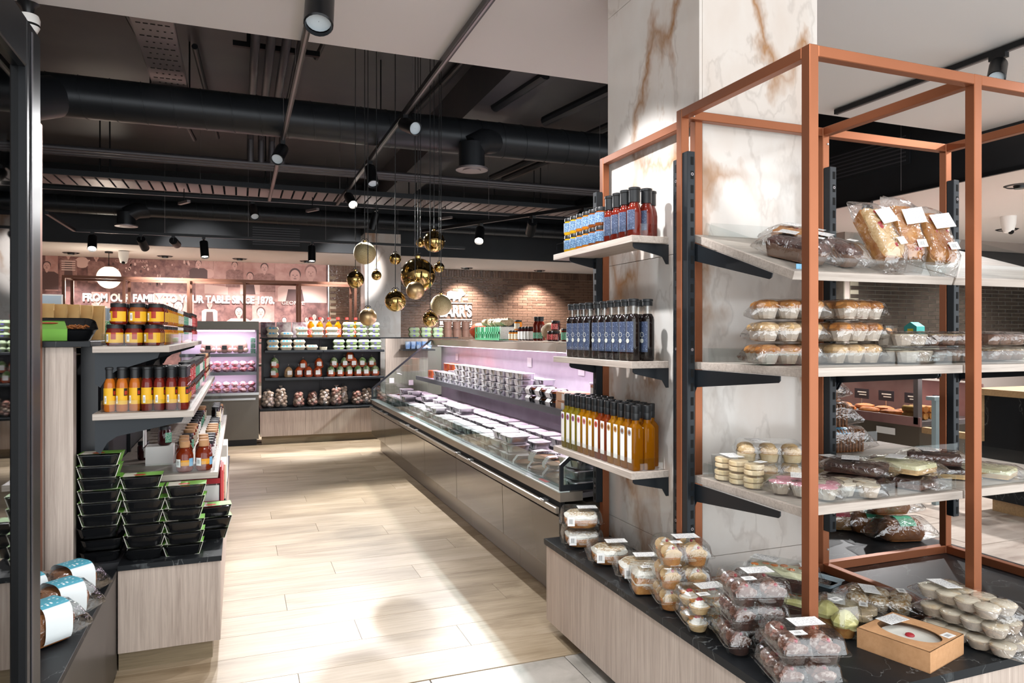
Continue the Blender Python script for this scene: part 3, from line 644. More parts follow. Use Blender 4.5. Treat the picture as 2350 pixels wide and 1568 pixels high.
for x, z in ((1.60, 2.225), (2.25, 2.18), (2.25, .52)): ob('screw', G().lathe([(.005, 0), (.0035, .0025)], 10).mesh('screw', 'screw'), rk, (x, BY-.0005, z), (PI/2, 0, 0))
slot = G().box(-.006, -.0012, 0, .006, 0, .03).mesh('slot', 'void'); slot2 = G().lathe([(.006, 0), (.006, .0015), (.003, .0015), (.003, .0004)], 12).mesh('bolt', 'steel_dull')
def upright(x, y, z0=.6, z1=2.08, rz=0):
    u = ob('slotted_upright', G().box(-.017, -.034, z0, .017, 0, z1).mesh('upright', 'slot_black', bev=.002), rk, (x, y, 0), rz)
    n = int((z1-z0)/.0525)
    for i in range(n): ob('slot', slot, u, (.004, -.0338, z0+.012+i*.0525))
    for i in (.05, .5, .94): ob('bolt', slot2, u, (.004, -.034, z0+(z1-z0)*i+.004), (PI/2, 0, 0))
for x in (AX, CX, EX): upright(x+.019, BY-.001)
upright(1.618, 3.047, rz=-PI/2); upright(1.618, 2.37, rz=-PI/2)
def bracket_mesh(L, h0=.075, h1=.022):   # profile in YZ, from the upright (y=0) towards -y
    return G().prism([(0, 0), (0, -h0-.03), (-.012, -h0-.03), (-.03, -h0), (-L+.008, -h1), (-L, -h1+.008), (-L, 0)], -.002, .002, 'X').mesh('bracket', 'slot_black')
br46, br17 = bracket_mesh(.47, .065), bracket_mesh(.165, .05)
def guard(parent, x0, y0, x1, y1, z, h=.052, th=.003):
    ob('acrylic_guard', G().box(x0, y0, z, x1, y1, z+h).mesh('guard', 'acrylic', bev=.0006), parent)
def bay_shelf(x0, x1, z, tilt=0, back=False):
    s_ = ob('shelf', G().box(0, -.55, -.027, x1-x0, 0, 0).mesh('shelf', 'oak_x', bev=.001), rk, (x0, 2.262, z), (tilt, 0, 0))
    for x in (.0, x1-x0-.004): ob('bracket', br46, s_, (x+.002-.012, 0, -.0275))
    guard(s_, .012, -.535, .015, -.04, .0005); guard(s_, .03, -.535, .4, -.532, .0005, .045); guard(s_, .41, -.535, x1-x0-.03, -.532, .0005, .045)
    guard(s_, x1-x0-.015, -.535, x1-x0-.012, -.04, .0005); guard(s_, .04, -.035, x1-x0-.04, -.032, .0005)
    return s_
TILT = math.radians(19.2)
for x0, x1 in ((1.594, 2.283), (2.292, 2.98)):
    bay_shelf(x0, x1, 1.776, TILT); bay_shelf(x0, x1, 1.297); bay_shelf(x0, x1, .872)
# rear side of the rack
s_ = ob('shelf', G().box(2.27, 2.31, .845, 2.96, 2.66, .872).mesh('shelf', 'oak_x', bev=.001), rk); guard(s_, 2.29, 2.65, 2.94, 2.653, .872)
for z in (1.791, 1.293, .856):
    s_ = ob('shelf', G().box(1.437, 2.45, -.027, 1.606, 3.2, 0).mesh('shelf', 'oak_y', bev=.001), rk, (0, 0, z))
    for y in (2.47, 3.05): ob('bracket', br17, s_, (1.618, y, -.0275), (0, 0, -PI/2))
    guard(s_, 1.449, 2.462, 1.452, 2.83, .0005, .05); guard(s_, 1.449, 2.835, 1.452, 3.19, .0005, .05)
    guard(s_, 1.48, 2.462, 1.59, 2.465, .0005, .05)

# ---- near glass door on the left
dr = struct('door_1', None); 
ob('stile', G().box(-.53, 2.07, .0, -.49, 2.2, 2.18).mesh('stile', 'black_metal', bev=.003), dr)
ob('stile', G().box(-.53, .9, .0, -.49, 1.0, 2.18).mesh('stile', 'black_metal', bev=.003), dr)
ob('rail', G().box(-.53, 1.0, 2.06, -.49, 2.07, 2.18).mesh('rail', 'black_metal', bev=.003), dr)
ob('rail', G().box(-.53, 1.0, 0, -.49, 2.07, .14).mesh('rail', 'black_metal', bev=.003), dr)
ob('seal', G().box(-.489, 2.105, .02, -.487, 2.115, 2.16).mesh('seal', 'pipe_grey'), dr)
ob('glass_pane', G().box(-.514, 1.0, .14, -.508, 2.07, 2.06).mesh('door_pane', 'dark_pane'), dr)

# ---- left gondola
gd = thing('aisle_gondola', 'dark shelving gondola with pale oak shelves on the left of the aisle', 'shelving unit')
ob('spine_panel', G().box(-.64, 3.54, .446, -.575, 6.05, 1.35).mesh('spine', mat('spine_black', '1d1f23', .35, c2='26282c', scale=3)), gd)
ob('back_panel', G().box(-.574, 3.6, .446, -.562, 6.05, 1.33).mesh('gback', mat('panel_dark', '2a2b2e', .5)), gd)
ob('end_panel', G().box(-.742, 3.40, .05, -.642, 3.46, 1.348).mesh('end_panel', 'oak_z', bev=.001), gd)
ob('end_panel', G().box(-1.3, 3.42, .05, -.743, 3.46, 1.348).mesh('end_panel', 'oak_z', bev=.001), gd)
ob('top_slab', G().box(-1.4, 3.37, 1.349, -.575, 4.3, 1.372).mesh('g_slab', 'marble_black', bev=.001), gd)
for y in (3.62, 4.3, 5.2, 6.0):
    u = ob('slotted_upright', G().box(-.561, y-.015, .446, -.545, y+.015, 1.35).mesh('g_upright', 'slot_black'), gd)
for z, xe in ((1.352, -.275), (1.078, -.182), (.773, -.093)):
    for j, (y0, y1) in enumerate((((3.52 if z < 1 else 3.3), 4.2), (4.203, 5.1), (5.103, 6.0))):
        s_ = ob('shelf', G().box(-.557, y0, -.026, xe, y1, 0).mesh('g_shelf', 'oak_x' if not j else 'oak_y', bev=.001), gd, (0, 0, z))
        L = xe+.557
        bm_ = G().prism([(0, 0), (0, -.13), (.02, -.145), (.045, -.1), (.08, -.075), (L-.05, -.025), (L-.04, 0)], -.002, .002, 'Y').mesh('g_bracket', 'slot_black')
        for y in ((y0+.06, y1-.03) if z > 1 else (y1-.03,)): ob('bracket', bm_, s_, (-.557, y, -.0265))
        if not j: guard(s_, -.5, y0+.02, xe-.05, y0+.023, .0005, .05); guard(s_, -.53, y0+.02, -.527, y0+.3, .0005, .05)
        guard(s_, xe-.018, y0+.05, xe-.015, y1-.02, .0005, .05)
ob('end_glass', G().prism([(-.557, .775), (-.09, .775), (-.18, 1.08), (-.27, 1.36), (-.557, 1.36)], 6.005, 6.011, 'Y').mesh('g_endglass', 'acrylic'), gd)
ob('plinth_slab', G().box(-.471, 3.325, .424, -.073, 6.05, .446).mesh('g_pslab', 'marble_black', bev=.001), gd)
ob('plinth_panel', G().box(-.470, 3.335, .08, -.078, 3.355, .424).mesh('g_ppanel', 'oak_z'), gd)
ob('plinth_panel', G().box(-.098, 3.356, .08, -.078, 6.04, .424).mesh('g_ppanel', 'oak_z'), gd)
ob('kick_board', G().box(-.471, 3.36, 0, -.11, 3.375, .08).box(-.125, 3.376, 0, -.11, 6.0, .08).mesh('g_kick', 'kick_wood'), gd)
ob('plinth_core', G().box(-.56, 3.38, .08, -.472, 6.04, .446).mesh('g_pcore', 'panel_dark'), gd)
single('copper_post', G().box(-.775, 3.33, .431, -.743, 3.364, 2.246).mesh('left_post', 'copper', bev=.002), 'copper tube post rising beside the glass door', 'post')
bn = thing('display_bench', 'low black marble display bench at the left edge beside the door', 'bench')
ob('top_slab', G().box(-1.25, 2.21, .406, -.473, 3.348, .43).mesh('bench_top', 'marble_black', bev=.001), bn)
ob('side_panel', G().box(-.492, 2.215, 0, -.475, 3.345, .405).mesh('bench_side', mat('bench_black', '3c3a39', .3, c2='474442', scale=3)), bn)
ob('core', G().box(-1.24, 2.22, 0, -.493, 3.34, .405).mesh('bench_core', 'panel_dark'), bn)

# ---- long refrigerated deli case
mat('case_taupe', '5d554b', .14, coat=.5); mat('case_lip', '8d8479', .25, metal=.3); mat('case_white', 'd8d4dc', .35, c2='c9c2cc', scale=4); mat('case_dark', '20252a', .35); mat('frost_strip', 'c4cfcd', .25)
mat('deck', '9b9698', .35, metal=.5); mat('led_pink', 'ffdcf4', .5, emit=2.5)
cs = thing('deli_case', 'long taupe refrigerated deli case with low glass front', 'refrigerated case')
Y0, Y1 = 3.205, 8.6
xs = [3.205, 4.02, 5.0, 5.96, 6.9, 7.75, 8.6]
for a, b_ in zip(xs, xs[1:]): ob('front_panel', G().prism([(1.60, .17), (1.478, .205), (1.47, .50), (1.60, .50)], a+.002, b_-.002, 'Y').mesh('case_panel', 'case_taupe', bev=.002), cs)
for a, b_ in zip(xs, xs[1:]): ob('kick_plate', G().box(1.585, a+.001, 0, 1.60, b_-.001, .17).mesh('case_kick', 'case_lip'), cs)
for a, b_ in ((3.205, 4.95), (4.96, 6.9), (6.91, 8.6)): ob('bumper_rail', G().box(1.452, a, .515, 1.474, b_-.004, .548).mesh('bumper', 'case_lip', bev=.004), cs)
ob('channel', G().box(1.478, Y0, .50, 1.50, Y1, .572).mesh('channel', 'void'), cs)
for y in (3.35, 4.6, 4.9, 6.2, 6.55, 7.6, 7.9, 8.5): ob('bumper_clip', G().box(1.45, y, .546, 1.482, y+.05, .556).mesh('clip', 'steel', bev=.002), cs)
ob('upper_fascia', G().box(1.476, Y0, .572, 1.6, Y1, .618).mesh('fascia', 'case_lip'), cs)
ob('sill_strip', G().box(1.468, Y0, .618, 1.53, Y1, .628).mesh('sill', 'frost_strip', bev=.002), cs)
for a, b_ in zip(xs, xs[1:]): ob('front_glass', G().box(1.505, a+.002, .628, 1.511, b_-.002, .75).mesh('front_glass', 'pane'), cs)
ob('deck', G().prism([(1.53, .60), (1.53, .575), (2.34, .615), (2.34, .645)], Y0+.02, Y1-.02, 'Y').mesh('deck', 'deck'), cs)
ob('back_wall', G().box(2.34, Y0, .5, 2.37, Y1, 1.30).mesh('case_back', 'case_white'), cs)
ob('rear_body', G().box(1.62, Y0, .05, 2.42, Y1, .56).mesh('case_body', 'case_taupe'), cs)
ob('canopy', G().prism([(2.20, 1.27), (2.215, 1.335), (2.75, 1.345), (2.75, 1.30), (2.34, 1.30)], Y0, Y1, 'Y').mesh('canopy', 'case_lip'), cs)
ob('light_strip', G().box(2.24, Y0+.2, 1.262, 2.27, Y1-.2, 1.268).mesh('led', 'led_pink'), cs)
ob('rear_cladding', G().box(2.42, Y0, 0, 2.75, Y1, 1.30).mesh('case_rear', 'case_taupe'), cs)
ob('mid_shelf', G().box(1.9, 3.3, .90, 2.335, 8.0, .915).mesh('mid_shelf', 'case_white'), cs)
ob('shelf_edge', G().box(1.876, 3.3, .888, 1.899, 8.0, .93).mesh('shelf_edge', mat('edge_grey', '6f7278', .3, metal=.5)), cs)
end = [(1.48, .63), (1.48, .75), (2.205, 1.335), (2.34, 1.335), (2.34, .63)]
for y, nm in ((Y0, 'near'), (Y1-.012, 'far')):
    ob('end_glass', G().prism(end, y+.003, y+.009, 'Y').mesh('end_glass', 'pane'), cs)
    ob('end_frame', G().prism([(1.475, .625), (1.475, .755), (1.495, .745), (1.495, .655), (2.34, .655), (2.34, .625)], y, y+.012, 'Y').prism([(1.475, .755), (2.19, 1.335), (2.225, 1.335), (1.495, .745)], y, y+.012, 'Y').mesh('end_frame', 'case_dark'), cs)
ob('warning_sticker', G().box(1.49, 3.42, .6285, 1.515, 3.52, .6288).mesh('sticker', mat('sticker_red', 'c23a34', .5)), cs)
ob('warning_sticker', G().box(1.49, 6.55, .6285, 1.515, 6.63, .6288).mesh('sticker', 'sticker_red'), cs)
lamp('case_light', 'AREA', (2.2, 5.87, 1.255), (1.75, 5.87, .6), 15, (1, .76, .97), shape='RECTANGLE', size=5.2, size_y=.08)
lamp('case_light_low', 'AREA', (1.98, 5.6, .882), (1.8, 5.6, .5), 7, (1, .80, .96), shape='RECTANGLE', size=4.6, size_y=.05)

# ---- rear produce shelving
pu = thing('produce_shelving', 'black shelving with pale oak base at the end of the aisle', 'shelving unit')
for a, b_ in ((.257, .79), (.79, 1.5), (1.5, 2.45)): ob('base_panel', G().box(a+.001, 9.57, .105, b_-.001, 9.59, .425).mesh('p_base', 'oak_z'), pu)
ob('base_side', G().box(.24, 9.57, .105, .256, 10.1, .425).mesh('p_side', 'oak_z'), pu)
ob('kick_board', G().box(.26, 9.62, 0, 2.45, 9.635, .105).mesh('p_kick', 'kick_wood'), pu)
ob('base_slab', G().box(.24, 9.56, .426, 2.45, 10.12, .452).mesh('p_slab', 'marble_black', bev=.001), pu)
ob('back_panel', G().box(.27, 10.08, .453, 1.84, 10.12, 1.345).mesh('p_back', mat('p_black', '2d2e31', .4, c2='36373a', scale=2)), pu)
ob('top_board', G().box(.25, 9.75, 1.345, 2.9, 10.12, 1.362).mesh('p_top', 'marble_black'), pu)
for z in (1.195, .835):
    for x0, x1 in ((.30, 1.03), (1.035, 1.84)): ob('shelf', G().box(x0, 9.70, z-.03, x1, 10.08, z).mesh('p_shelf', 'case_dark', bev=.002), pu)
for x in (.27, 1.02, 1.82): ob('slotted_upright', G().box(x, 10.05, .453, x+.03, 10.079, 1.345).mesh('p_up', 'black_metal'), pu)
ob('end_panel', G().box(1.86, 9.72, .453, 2.45, 9.76, 1.345).mesh('p_end', 'oak_z'), pu)
ob('side_shelf', G().box(2.05, 9.5, 1.18, 2.5, 9.72, 1.2).mesh('p_sshelf', 'case_dark'), pu)
# ---- open-fronted meat chiller
ch = thing('meat_chiller', 'grey upright open meat chiller at the end of the aisle', 'refrigerator')
mat('chill_grey', '6b675f', .35, metal=.3); mat('chill_in', 'e6dcec', .4)
ob('body', G().box(-.7, 9.95, .05, .23, 10.25, 1.57).box(-.7, 9.57, .08, .226, 9.95, .65).box(-.7, 9.57, 1.46, .226, 9.95, 1.565).mesh('c_body', 'chill_grey'), ch)
ob('lining', G().box(-.69, 9.93, .65, .2, 9.949, 1.46).mesh('c_lining', 'chill_in'), ch)
ob('side_glass', G().box(.2, 9.58, .65, .226, 9.94, 1.46).mesh('c_side', mat('chill_side', '4b4a4c', .3)), ch)
for z in (1.155, .925): ob('shelf', G().box(-.69, 9.62, z-.012, .199, 9.93, z).box(-.69, 9.605, z-.035, .199, 9.62, z+.005).mesh('c_shelf', 'edge_grey'), ch)
ob('deck_edge', G().box(-.7, 9.555, .64, .226, 9.575, .67).mesh('c_deck', 'steel'), ch)
ob('bumper_rail', G().box(-.7, 9.54, .575, .19, 9.569, .605).mesh('c_bump', 'steel', bev=.004), ch)
ob('light_strip', G().box(-.66, 9.60, 1.435, .18, 9.63, 1.455).mesh('c_led', 'led_pink'), ch)
ob('kick_plate', G().box(-.69, 9.62, 0, .2, 9.64, .08).mesh('c_kick', 'black_metal'), ch)
lamp('chiller_fill_mid', 'AREA', (-.22, 9.66, 1.12), (-.22, 9.8, .6), 1.6, (1, .78, .97), shape='RECTANGLE', size=.8, size_y=.04)  # added fill lamp under the upper shelf, no fitting there
lamp('chiller_fill_low', 'AREA', (-.22, 9.66, .89), (-.22, 9.8, .4), 1.4, (1, .78, .97), shape='RECTANGLE', size=.8, size_y=.04)  # likewise added, brightens the meat on the bottom deck
lamp('chiller_light', 'AREA', (-.22, 9.68, 1.43), (-.22, 9.85, .6), 3.2, (1, .78, .97), shape='RECTANGLE', size=.8, size_y=.06)
# ---- bronze frame rack behind, in front of the mural
bf = thing('bronze_frame_rack', 'long bronze tube frame rack standing before the mural', 'display rack')
px_ = [-2.36, -1.60, -.74, .05, .87, 1.74]
for i, x in enumerate(px_):
    for y in (11.75, 12.3): ob('post', G().box(x, y, .4, x+.04, y+.04, 2.246).mesh('b_post', 'bronze'), bf)
    ob('beam', G().box(x, 11.79, 2.206, x+.04, 12.3, 2.246).mesh('b_beam', 'bronze'), bf)
for a, b_ in zip(px_, px_[1:]):
    for y in (11.75, 12.3): ob('beam', G().box(a+.04, y, 2.206, b_, y+.04, 2.246).mesh('b_beam', 'bronze'), bf)
ob('base', G().box(-2.5, 11.6, 0, 1.9, 12.45, .4).mesh('b_base', 'oak_z'), bf)
for z in (.9, 1.25): ob('shelf', G().box(-2.3, 11.8, z, 1.7, 12.3, z+.03).mesh('b_shelf', 'oak_x'), bf)
# ================================================================ PRODUCTS: bottles, jars
def liquid(name, c, body=.5, rough=.04):
    """glass full of coloured liquid: part see-through, part body colour, glossy skin"""
    b = N(name); tr = b.n('BsdfTransparent', Color=lin(c)); df = b.n('BsdfPrincipled', Roughness=rough); df.inputs['Base Color'].default_value = lin(c)
    return b.done(b.n('MixShader', Fac=body, i1=tr.outputs[0], i2=df.outputs[0]).outputs[0])
liquid('ketchup_red', '6a1c10', .92); liquid('sauce_orange', 'b8641a', .95); liquid('sauce_red', '6e1d12', .95); liquid('vinegar_black', '140d0c', .95)
for n_, c in (('oil_gold', 'c98a12'), ('oil_amber', 'bb760c'), ('oil_green', 'a8952a'), ('oil_red', 'a5471c')): liquid(n_, c, .36)
liquid('honey', '7a2a10', .9); liquid('jam_orange', 'c9761b', .95); liquid('jam_yellow', 'd9a520', .95); liquid('jam_brown', '8a4a20', .95); liquid('jam_dark', '3c1418', .95)
printed('navy_print', '39445e', '8c9cb8', 22, 7, .6); printed('blue_print', '4d6f97', 'b9d3ea', 12, 4, .5); printed('yellow_print', 'e0ac1e', '8c4a14', 9, 5, .62); printed('green_print', '58a887', 'e8f0e8', 9, 5, .5); printed('red_print', 'c93a38', 'f2e6dc', 8, 4, .5); printed('white_print', 'f1f1ee', 'b9bcc2', 26, 4, .6); printed('cream_print', 'e6dcc2', '8a5a3a', 9, 5, .5)
def wrap(r, z0, z1, a0, a1, n=14, t=.0006): # curved label strip; angle 0 faces +x
    return G().rings([[((r+t)*math.cos(a0+(a1-a0)*j/n), (r+t)*math.sin(a0+(a1-a0)*j/n), z) for j in range(n+1)] for z in (z0, z1)], closed=False, cap=(False, False))
def bottle_spec(kind, liq, label, r, H, neck_r, neck_z, cap_z, lab=(.03, .12), shoulder=.03, badge=False, clearneck=False, a0=PI-1.2, a1=PI+1.6):
    body = [(r*.86, 0), (r, .006), (r, neck_z-shoulder), (r*.93, neck_z-shoulder*.6), (neck_r*1.15, neck_z-shoulder*.1), (neck_r, neck_z)]
    sp = [('glass_body', G().lathe(body+([] if clearneck else [(neck_r, cap_z)]), 20).mesh(kind+'_body', liq))]
    if clearneck: sp.append(('glass_neck', G().lathe([(neck_r, neck_z), (neck_r, cap_z)], 16, cap=(False, False)).mesh(kind+'_neck', 'jar_glass')))
    sp.append(('cap', G().lathe([(neck_r*1.22, cap_z), (neck_r*1.22, H-.012), (neck_r*1.35, H-.010), (neck_r*1.35, H-.002), (neck_r*1.2, H)], 18).mesh(kind+'_cap', 'cap_black')))
    lb = ('label', wrap(r, lab[0], lab[1], a0, a1).mesh(kind+'_label', label))
    if badge:
        z = lab[0]+(lab[1]-lab[0])*.42
        bd = G().lathe([(.001, .0015), (.009, .0015), (.0095, 0)], 14, cap=(False, False)).mesh('badge', 'label_white')
        t_ = Matrix.Rotation(PI, 4, 'Z') @ Matrix.Translation((r+.001, 0, 0)) @ Matrix.Rotation(PI/2, 4, 'Y')
        g = G().add(G().lathe([(.0085, .001), (.0105, .001)], 16, cap=(False, False)), Matrix.Rotation(PI+.7, 4, 'Z') @ Matrix.Translation((r+.0005, 0, z+.018)) @ Matrix.Rotation(PI/2, 4, 'Y'), 0)
        g.add(G().lathe([(.001, .0012), (.0095, .0012)], 16, cap=(False, False)), Matrix.Rotation(PI+.7, 4, 'Z') @ Matrix.Translation((r+.0005, 0, z-.006)) @ Matrix.Rotation(PI/2, 4, 'Y'), 0)
        lb = lb+([('badge', g.mesh('badges', mat('badge_pale', 'c9ccc4', .4)))],)
    sp.append(lb); return sp
# -- top shelf of the column side: tomato ketchup and jars
kb = bottle_spec('ketchup', 'ketchup_red', 'navy_print', .0285, .2, .0185, .135, .14, (.028, .108), .04)
for i, (x, y, lb) in enumerate(((1.487, 2.515, 'nearest the shelf corner'), (1.4845, 2.58, 'second in the front row'), (1.4845, 2.645, 'third in the front row'), (1.4845, 2.71, 'last in the front row beside the jars'), (1.545, 2.52, 'right of the corner bottle'), (1.59, 2.56, 'farthest right against the marble'))):
    put(kb, 'ketchup_bottle', 'red ketchup bottle with navy label, '+lb, 'bottle', (x, y, 1.791), -.5, 'ketchup bottles on the top shelf')
def jar_spec(kind, liq, label, r=.029, H=.082, lid='cap_black', sides=18, lab=(.014, .058), a0=PI-1.4, a1=PI+1.8, gap=.0):
    sp = [('glass_body', G().lathe([(r*.85, 0), (r, .007), (r, H-.028), (r*.86, H-.018), (r*.86, H-.014)], sides).mesh(kind+'_jar', liq)),
          ('lid', G().lathe([(r*.93, H-.016), (r*.93, H-.003), (r*.88, H)], sides).mesh(kind+'_lid', lid)),
          ('label', wrap(r, lab[0], lab[1], a0, a1).mesh(kind+'_lab', label))]
    return sp
jars = [jar_spec('chutney%d' % i, l_, 'blue_print') for i, l_ in enumerate(('jam_brown', 'jam_brown', 'jam_orange', 'jam_orange', 'jam_yellow', 'jam_yellow'))]
for tier in range(2):
    for i in range(6):
        for row in range(2):
            if row and tier == 0: continue
            put(jars[i], 'chutney_jar', 'small %s jar with blue label, %s tier, %s row, %s from the ketchup' % (('brown', 'brown', 'orange', 'orange', 'yellow', 'yellow')[i], ('lower', 'upper')[tier], ('front', 'rear')[row], ORD[i]), 'jar', (1.482+row*.062, 2.785+i*.064, 1.791+tier*.0825-(.0825 if row else 0)), -.35, 'jars on the top shelf by the column')
# -- middle shelf: balsamic
bb = bottle_spec('balsamic', 'vinegar_black', 'navy_print', .0275, .25, .0165, .19, .222, (.035, .158), .025, True, True)
ys = [2.515, 2.575, 2.635, 2.695, 2.757, 2.817, 2.90, 2.96, 3.02, 3.08]
for i, y in enumerate(ys): put(bb, 'balsamic_bottle', 'dark balsamic bottle with navy label, front row, %s from the shelf corner' % ORD[i], 'bottle', (1.482, y, 1.293), -.55, 'balsamic bottles on the middle shelf')
for i, (x, y) in enumerate(((1.545, 2.51), (1.55, 2.59), (1.55, 2.90), (1.55, 3.02))): put(bb, 'balsamic_bottle', 'dark balsamic bottle with navy label, rear row, %s from the near end' % ORD[i], 'bottle', (x, y, 1.293), -.55, 'balsamic bottles on the middle shelf')
# -- lower shelf: infused oils in square bottles
def oil_spec(k, liq, ring):
    q = .024
    body = G().loft([(0, .046, .046, .006), (.004, .05, .05, .008), (.165, .05, .05, .008), (.176, .044, .044, .014), (.186, .03, .03, .014), (.205, .028, .028, .0139)], q=3)
    lab = G().box(-.0262, -.013, .03, -.0252, .019, .17)
    rg = G().add(G().lathe([(.0075, .0004), (.013, .0004)], 18, cap=(False, False)), Matrix.Translation((-.0264, .003, .15)) @ Matrix.Rotation(-PI/2, 4, 'Y'))
    ct = G().add(G().lathe([(.0005, .0003), (.0075, .0003)], 14, cap=(False, False)), Matrix.Translation((-.0264, .003, .15)) @ Matrix.Rotation(-PI/2, 4, 'Y'))
    return [('glass_body', body.mesh('oil_%d' % k, liq)), ('cap', G().lathe([(.0155, .2), (.0165, .203), (.0165, .225), (.0158, .227), (.0165, .229), (.0165, .256), (.0145, .258)], 18).mesh('oil_cap%d' % k, 'cap_black')),
            ('label', lab.mesh('oil_lab%d' % k, 'white_print'), [('printed_ring', rg.mesh('ring%d' % k, mat('ring_'+ring, ring, .5))), ('printed_dot', ct.mesh('dot%d' % k, mat('ring_7a4a22', '7a4a22', .5)))])]
cols = [('oil_amber', '8f9196'), ('oil_amber', '8f9196'), ('oil_gold', 'b98a4a'), ('oil_gold', 'b98a4a'), ('oil_red', 'b07a4a'), ('oil_red', 'd23a3a'), ('oil_amber', 'e0b62a'), ('oil_gold', 'd06a7a'), ('oil_gold', 'd0567a'), ('oil_green', '8a3f8f'), ('oil_green', '8a3f8f'), ('oil_green', '7a3f8f')]
osp = [oil_spec(i, *c) for i, c in enumerate(cols)]
for i in range(12):
    for row in range(3):
        if row == 2 and i in (0, 5, 6, 11): continue
        put(osp[i], 'oil_bottle', 'square %s oil bottle, white label, %s row from aisle, %s from corner' % (('amber', 'amber', 'golden', 'golden', 'red', 'red', 'amber', 'golden', 'golden', 'green', 'green', 'green')[i], ORD[row], ORD[i]), 'bottle', (1.483+row*.0535, 2.50+i*.0575, .856), 0, 'oil bottles on the lower shelf')

# ================================================================ PRODUCTS: wrapped cakes
mat('sponge', 'c98b4d', .8, c2='a8662c', scale=30, bump=.3); mat('sponge_dark', '4b2c22', .85, c2='33201a', scale=40, bump=.4); mat('cream', 'eee9de', .6, c2='dfd6c6', scale=18, bump=.3)
mat('choc_cream', 'a8796a', .6, c2='8c5f52', scale=25, bump=.4); mat('sugar_dust', '6b4536', .9, c2='cdbfb8', scale=60, lo=.47, hi=.74); mat('crumb_top', 'b08a52', .9, c2='e2d8c4', scale=90, lo=.4, hi=.6, bump=.5)
mat('jam_red', 'b3223a', .3); mat('carrot_orange', 'd9792a', .5); mat('icing_yellow', 'e0dcaa', .5, c2='ece8c6', scale=12); mat('icing_white', 'ece7de', .4); mat('pink_icing', 'eda3b4', .35); mat('lemon_icing', 'd3cd96', .4, c2='c2ba70', scale=20)
mat('cake_golden', 'c98f4e', .8, c2='a5652f', scale=22, bump=.8, bscale=40); mat('pastry', 'dcbb8c', .7, c2='c79f68', scale=30, bump=.3); mat('pastry_pale', 'e3cfae', .7, c2='d3b98d', scale=25, bump=.2); mat('cherry', 'b5303a', .25); mat('fruit_cake', '5d3a30', .8, c2='402620', scale=35, bump=.6)
mat('loaf_crust', '8f5a2c', .7, c2='6f4120', scale=14, bump=.4); mat('loaf_pale', 'caa06a', .8, c2='a87840', scale=18, bump=.4); mat('kraft', 'c2946a', .75, c2='b88a60', scale=60)
mat('paper_case', 'd8cfc4', .8, c2='b9a793', scale=4); mat('case_brown', '7a5a48', .8); mat('blue_tag', '3f9fb5', .5); mat('green_tag', '4fb38a', .5); mat('red_tag', 'c0304e', .5); mat('pale_blue_tag', '7fb6d8', .5)
printed('blue_sleeve', '4fa3b8', 'e8f2f4', 6, 6, .6, axis='XY')
lab_me = G().box(-.045, -.028, 0, .045, .028, .0006).mesh('sheet_label', 'label_print'); bar_me = G().box(-.02, -.014, 0, .02, .014, .0006).mesh('bar_label', 'barcode_flat'); barv_me = G().box(-.016, -.0006, -.02, .016, 0, .02).mesh('bar_label_up', 'barcode_up')
def ribbed(prof, m=0, sub=10, crimp=.012): return G().loft(prof, m, q=3, cap=(False, True), crimp=crimp, sub=sub)
def clam_parts(w_, d_, hb, hl, cups=None):
    """hinged clear box: ribbed base, flange, domed lid"""
    base = G().loft([(0, w_*.82, d_*.82, .02), (.004, w_*.86, d_*.86, .02), (hb, w_*.98, d_*.98, .022)], q=3, cap=(True, False), sub=9, crimp=.008)
    if cups:
        base = G()
        for x, y, r in cups: base.lathe([(r*.8, 0), (r*.84, .003), (r*1.06, hb)], 22, cx=x, cy=y, cap=(True, False), crimp=.0012)
    fl_ = G().rings([rrect(w_*1.06, d_*1.04, .02, hb), rrect(w_*.98, d_*.98, .022, hb)], cap=(False, False)).rings([rrect(w_*1.06, d_*1.04, .02, hb), rrect(w_*1.06, d_*1.04, .02, hb+.003)], cap=(False, False))
    tab = G().loft([(hb, .05, .03, .012), (hb+.0015, .05, .03, .012)], cx=0, cy=-d_*.52-.012)
    lid = G().loft([(hb+.003, w_*.98, d_*.98, .022), (hb+hl*.8, w_*.92, d_*.92, .024), (hb+hl, w_*.84, d_*.84, .024), (hb+hl+.0005, w_*.5, d_*.5, .02)], q=3, cap=(False, True), sub=9, crimp=.006)
    return [('base_tray', base.mesh('clam_base', 'clam')), ('flange', fl_.add(tab).mesh('clam_flange', 'clam')), ('lid', lid.mesh('clam_lid', 'clam'))]
def pack(name, label, cat, loc, rot, parts, group, labels=(), z=0):
    t = put(parts, name, label, cat, loc, rot, group)
    for me, x, y, zz, rx, rz in labels: ob('printed_label', me, t, (x, y, zz), (rx, 0, rz))
    return t
def swirl(g, x, y, z, r, h, m):
    for k in range(3): g.lathe([(r*(1-.3*k), z+h*k/3), (r*(1.05-.3*k), z+h*(k+.4)/3), (r*(.72-.26*k), z+h*(k+1)/3)], 10, m, x, y, crimp=r*.12)
    g.ball(r*.18, (x, y, z+h*1.02), 6, 4, m)
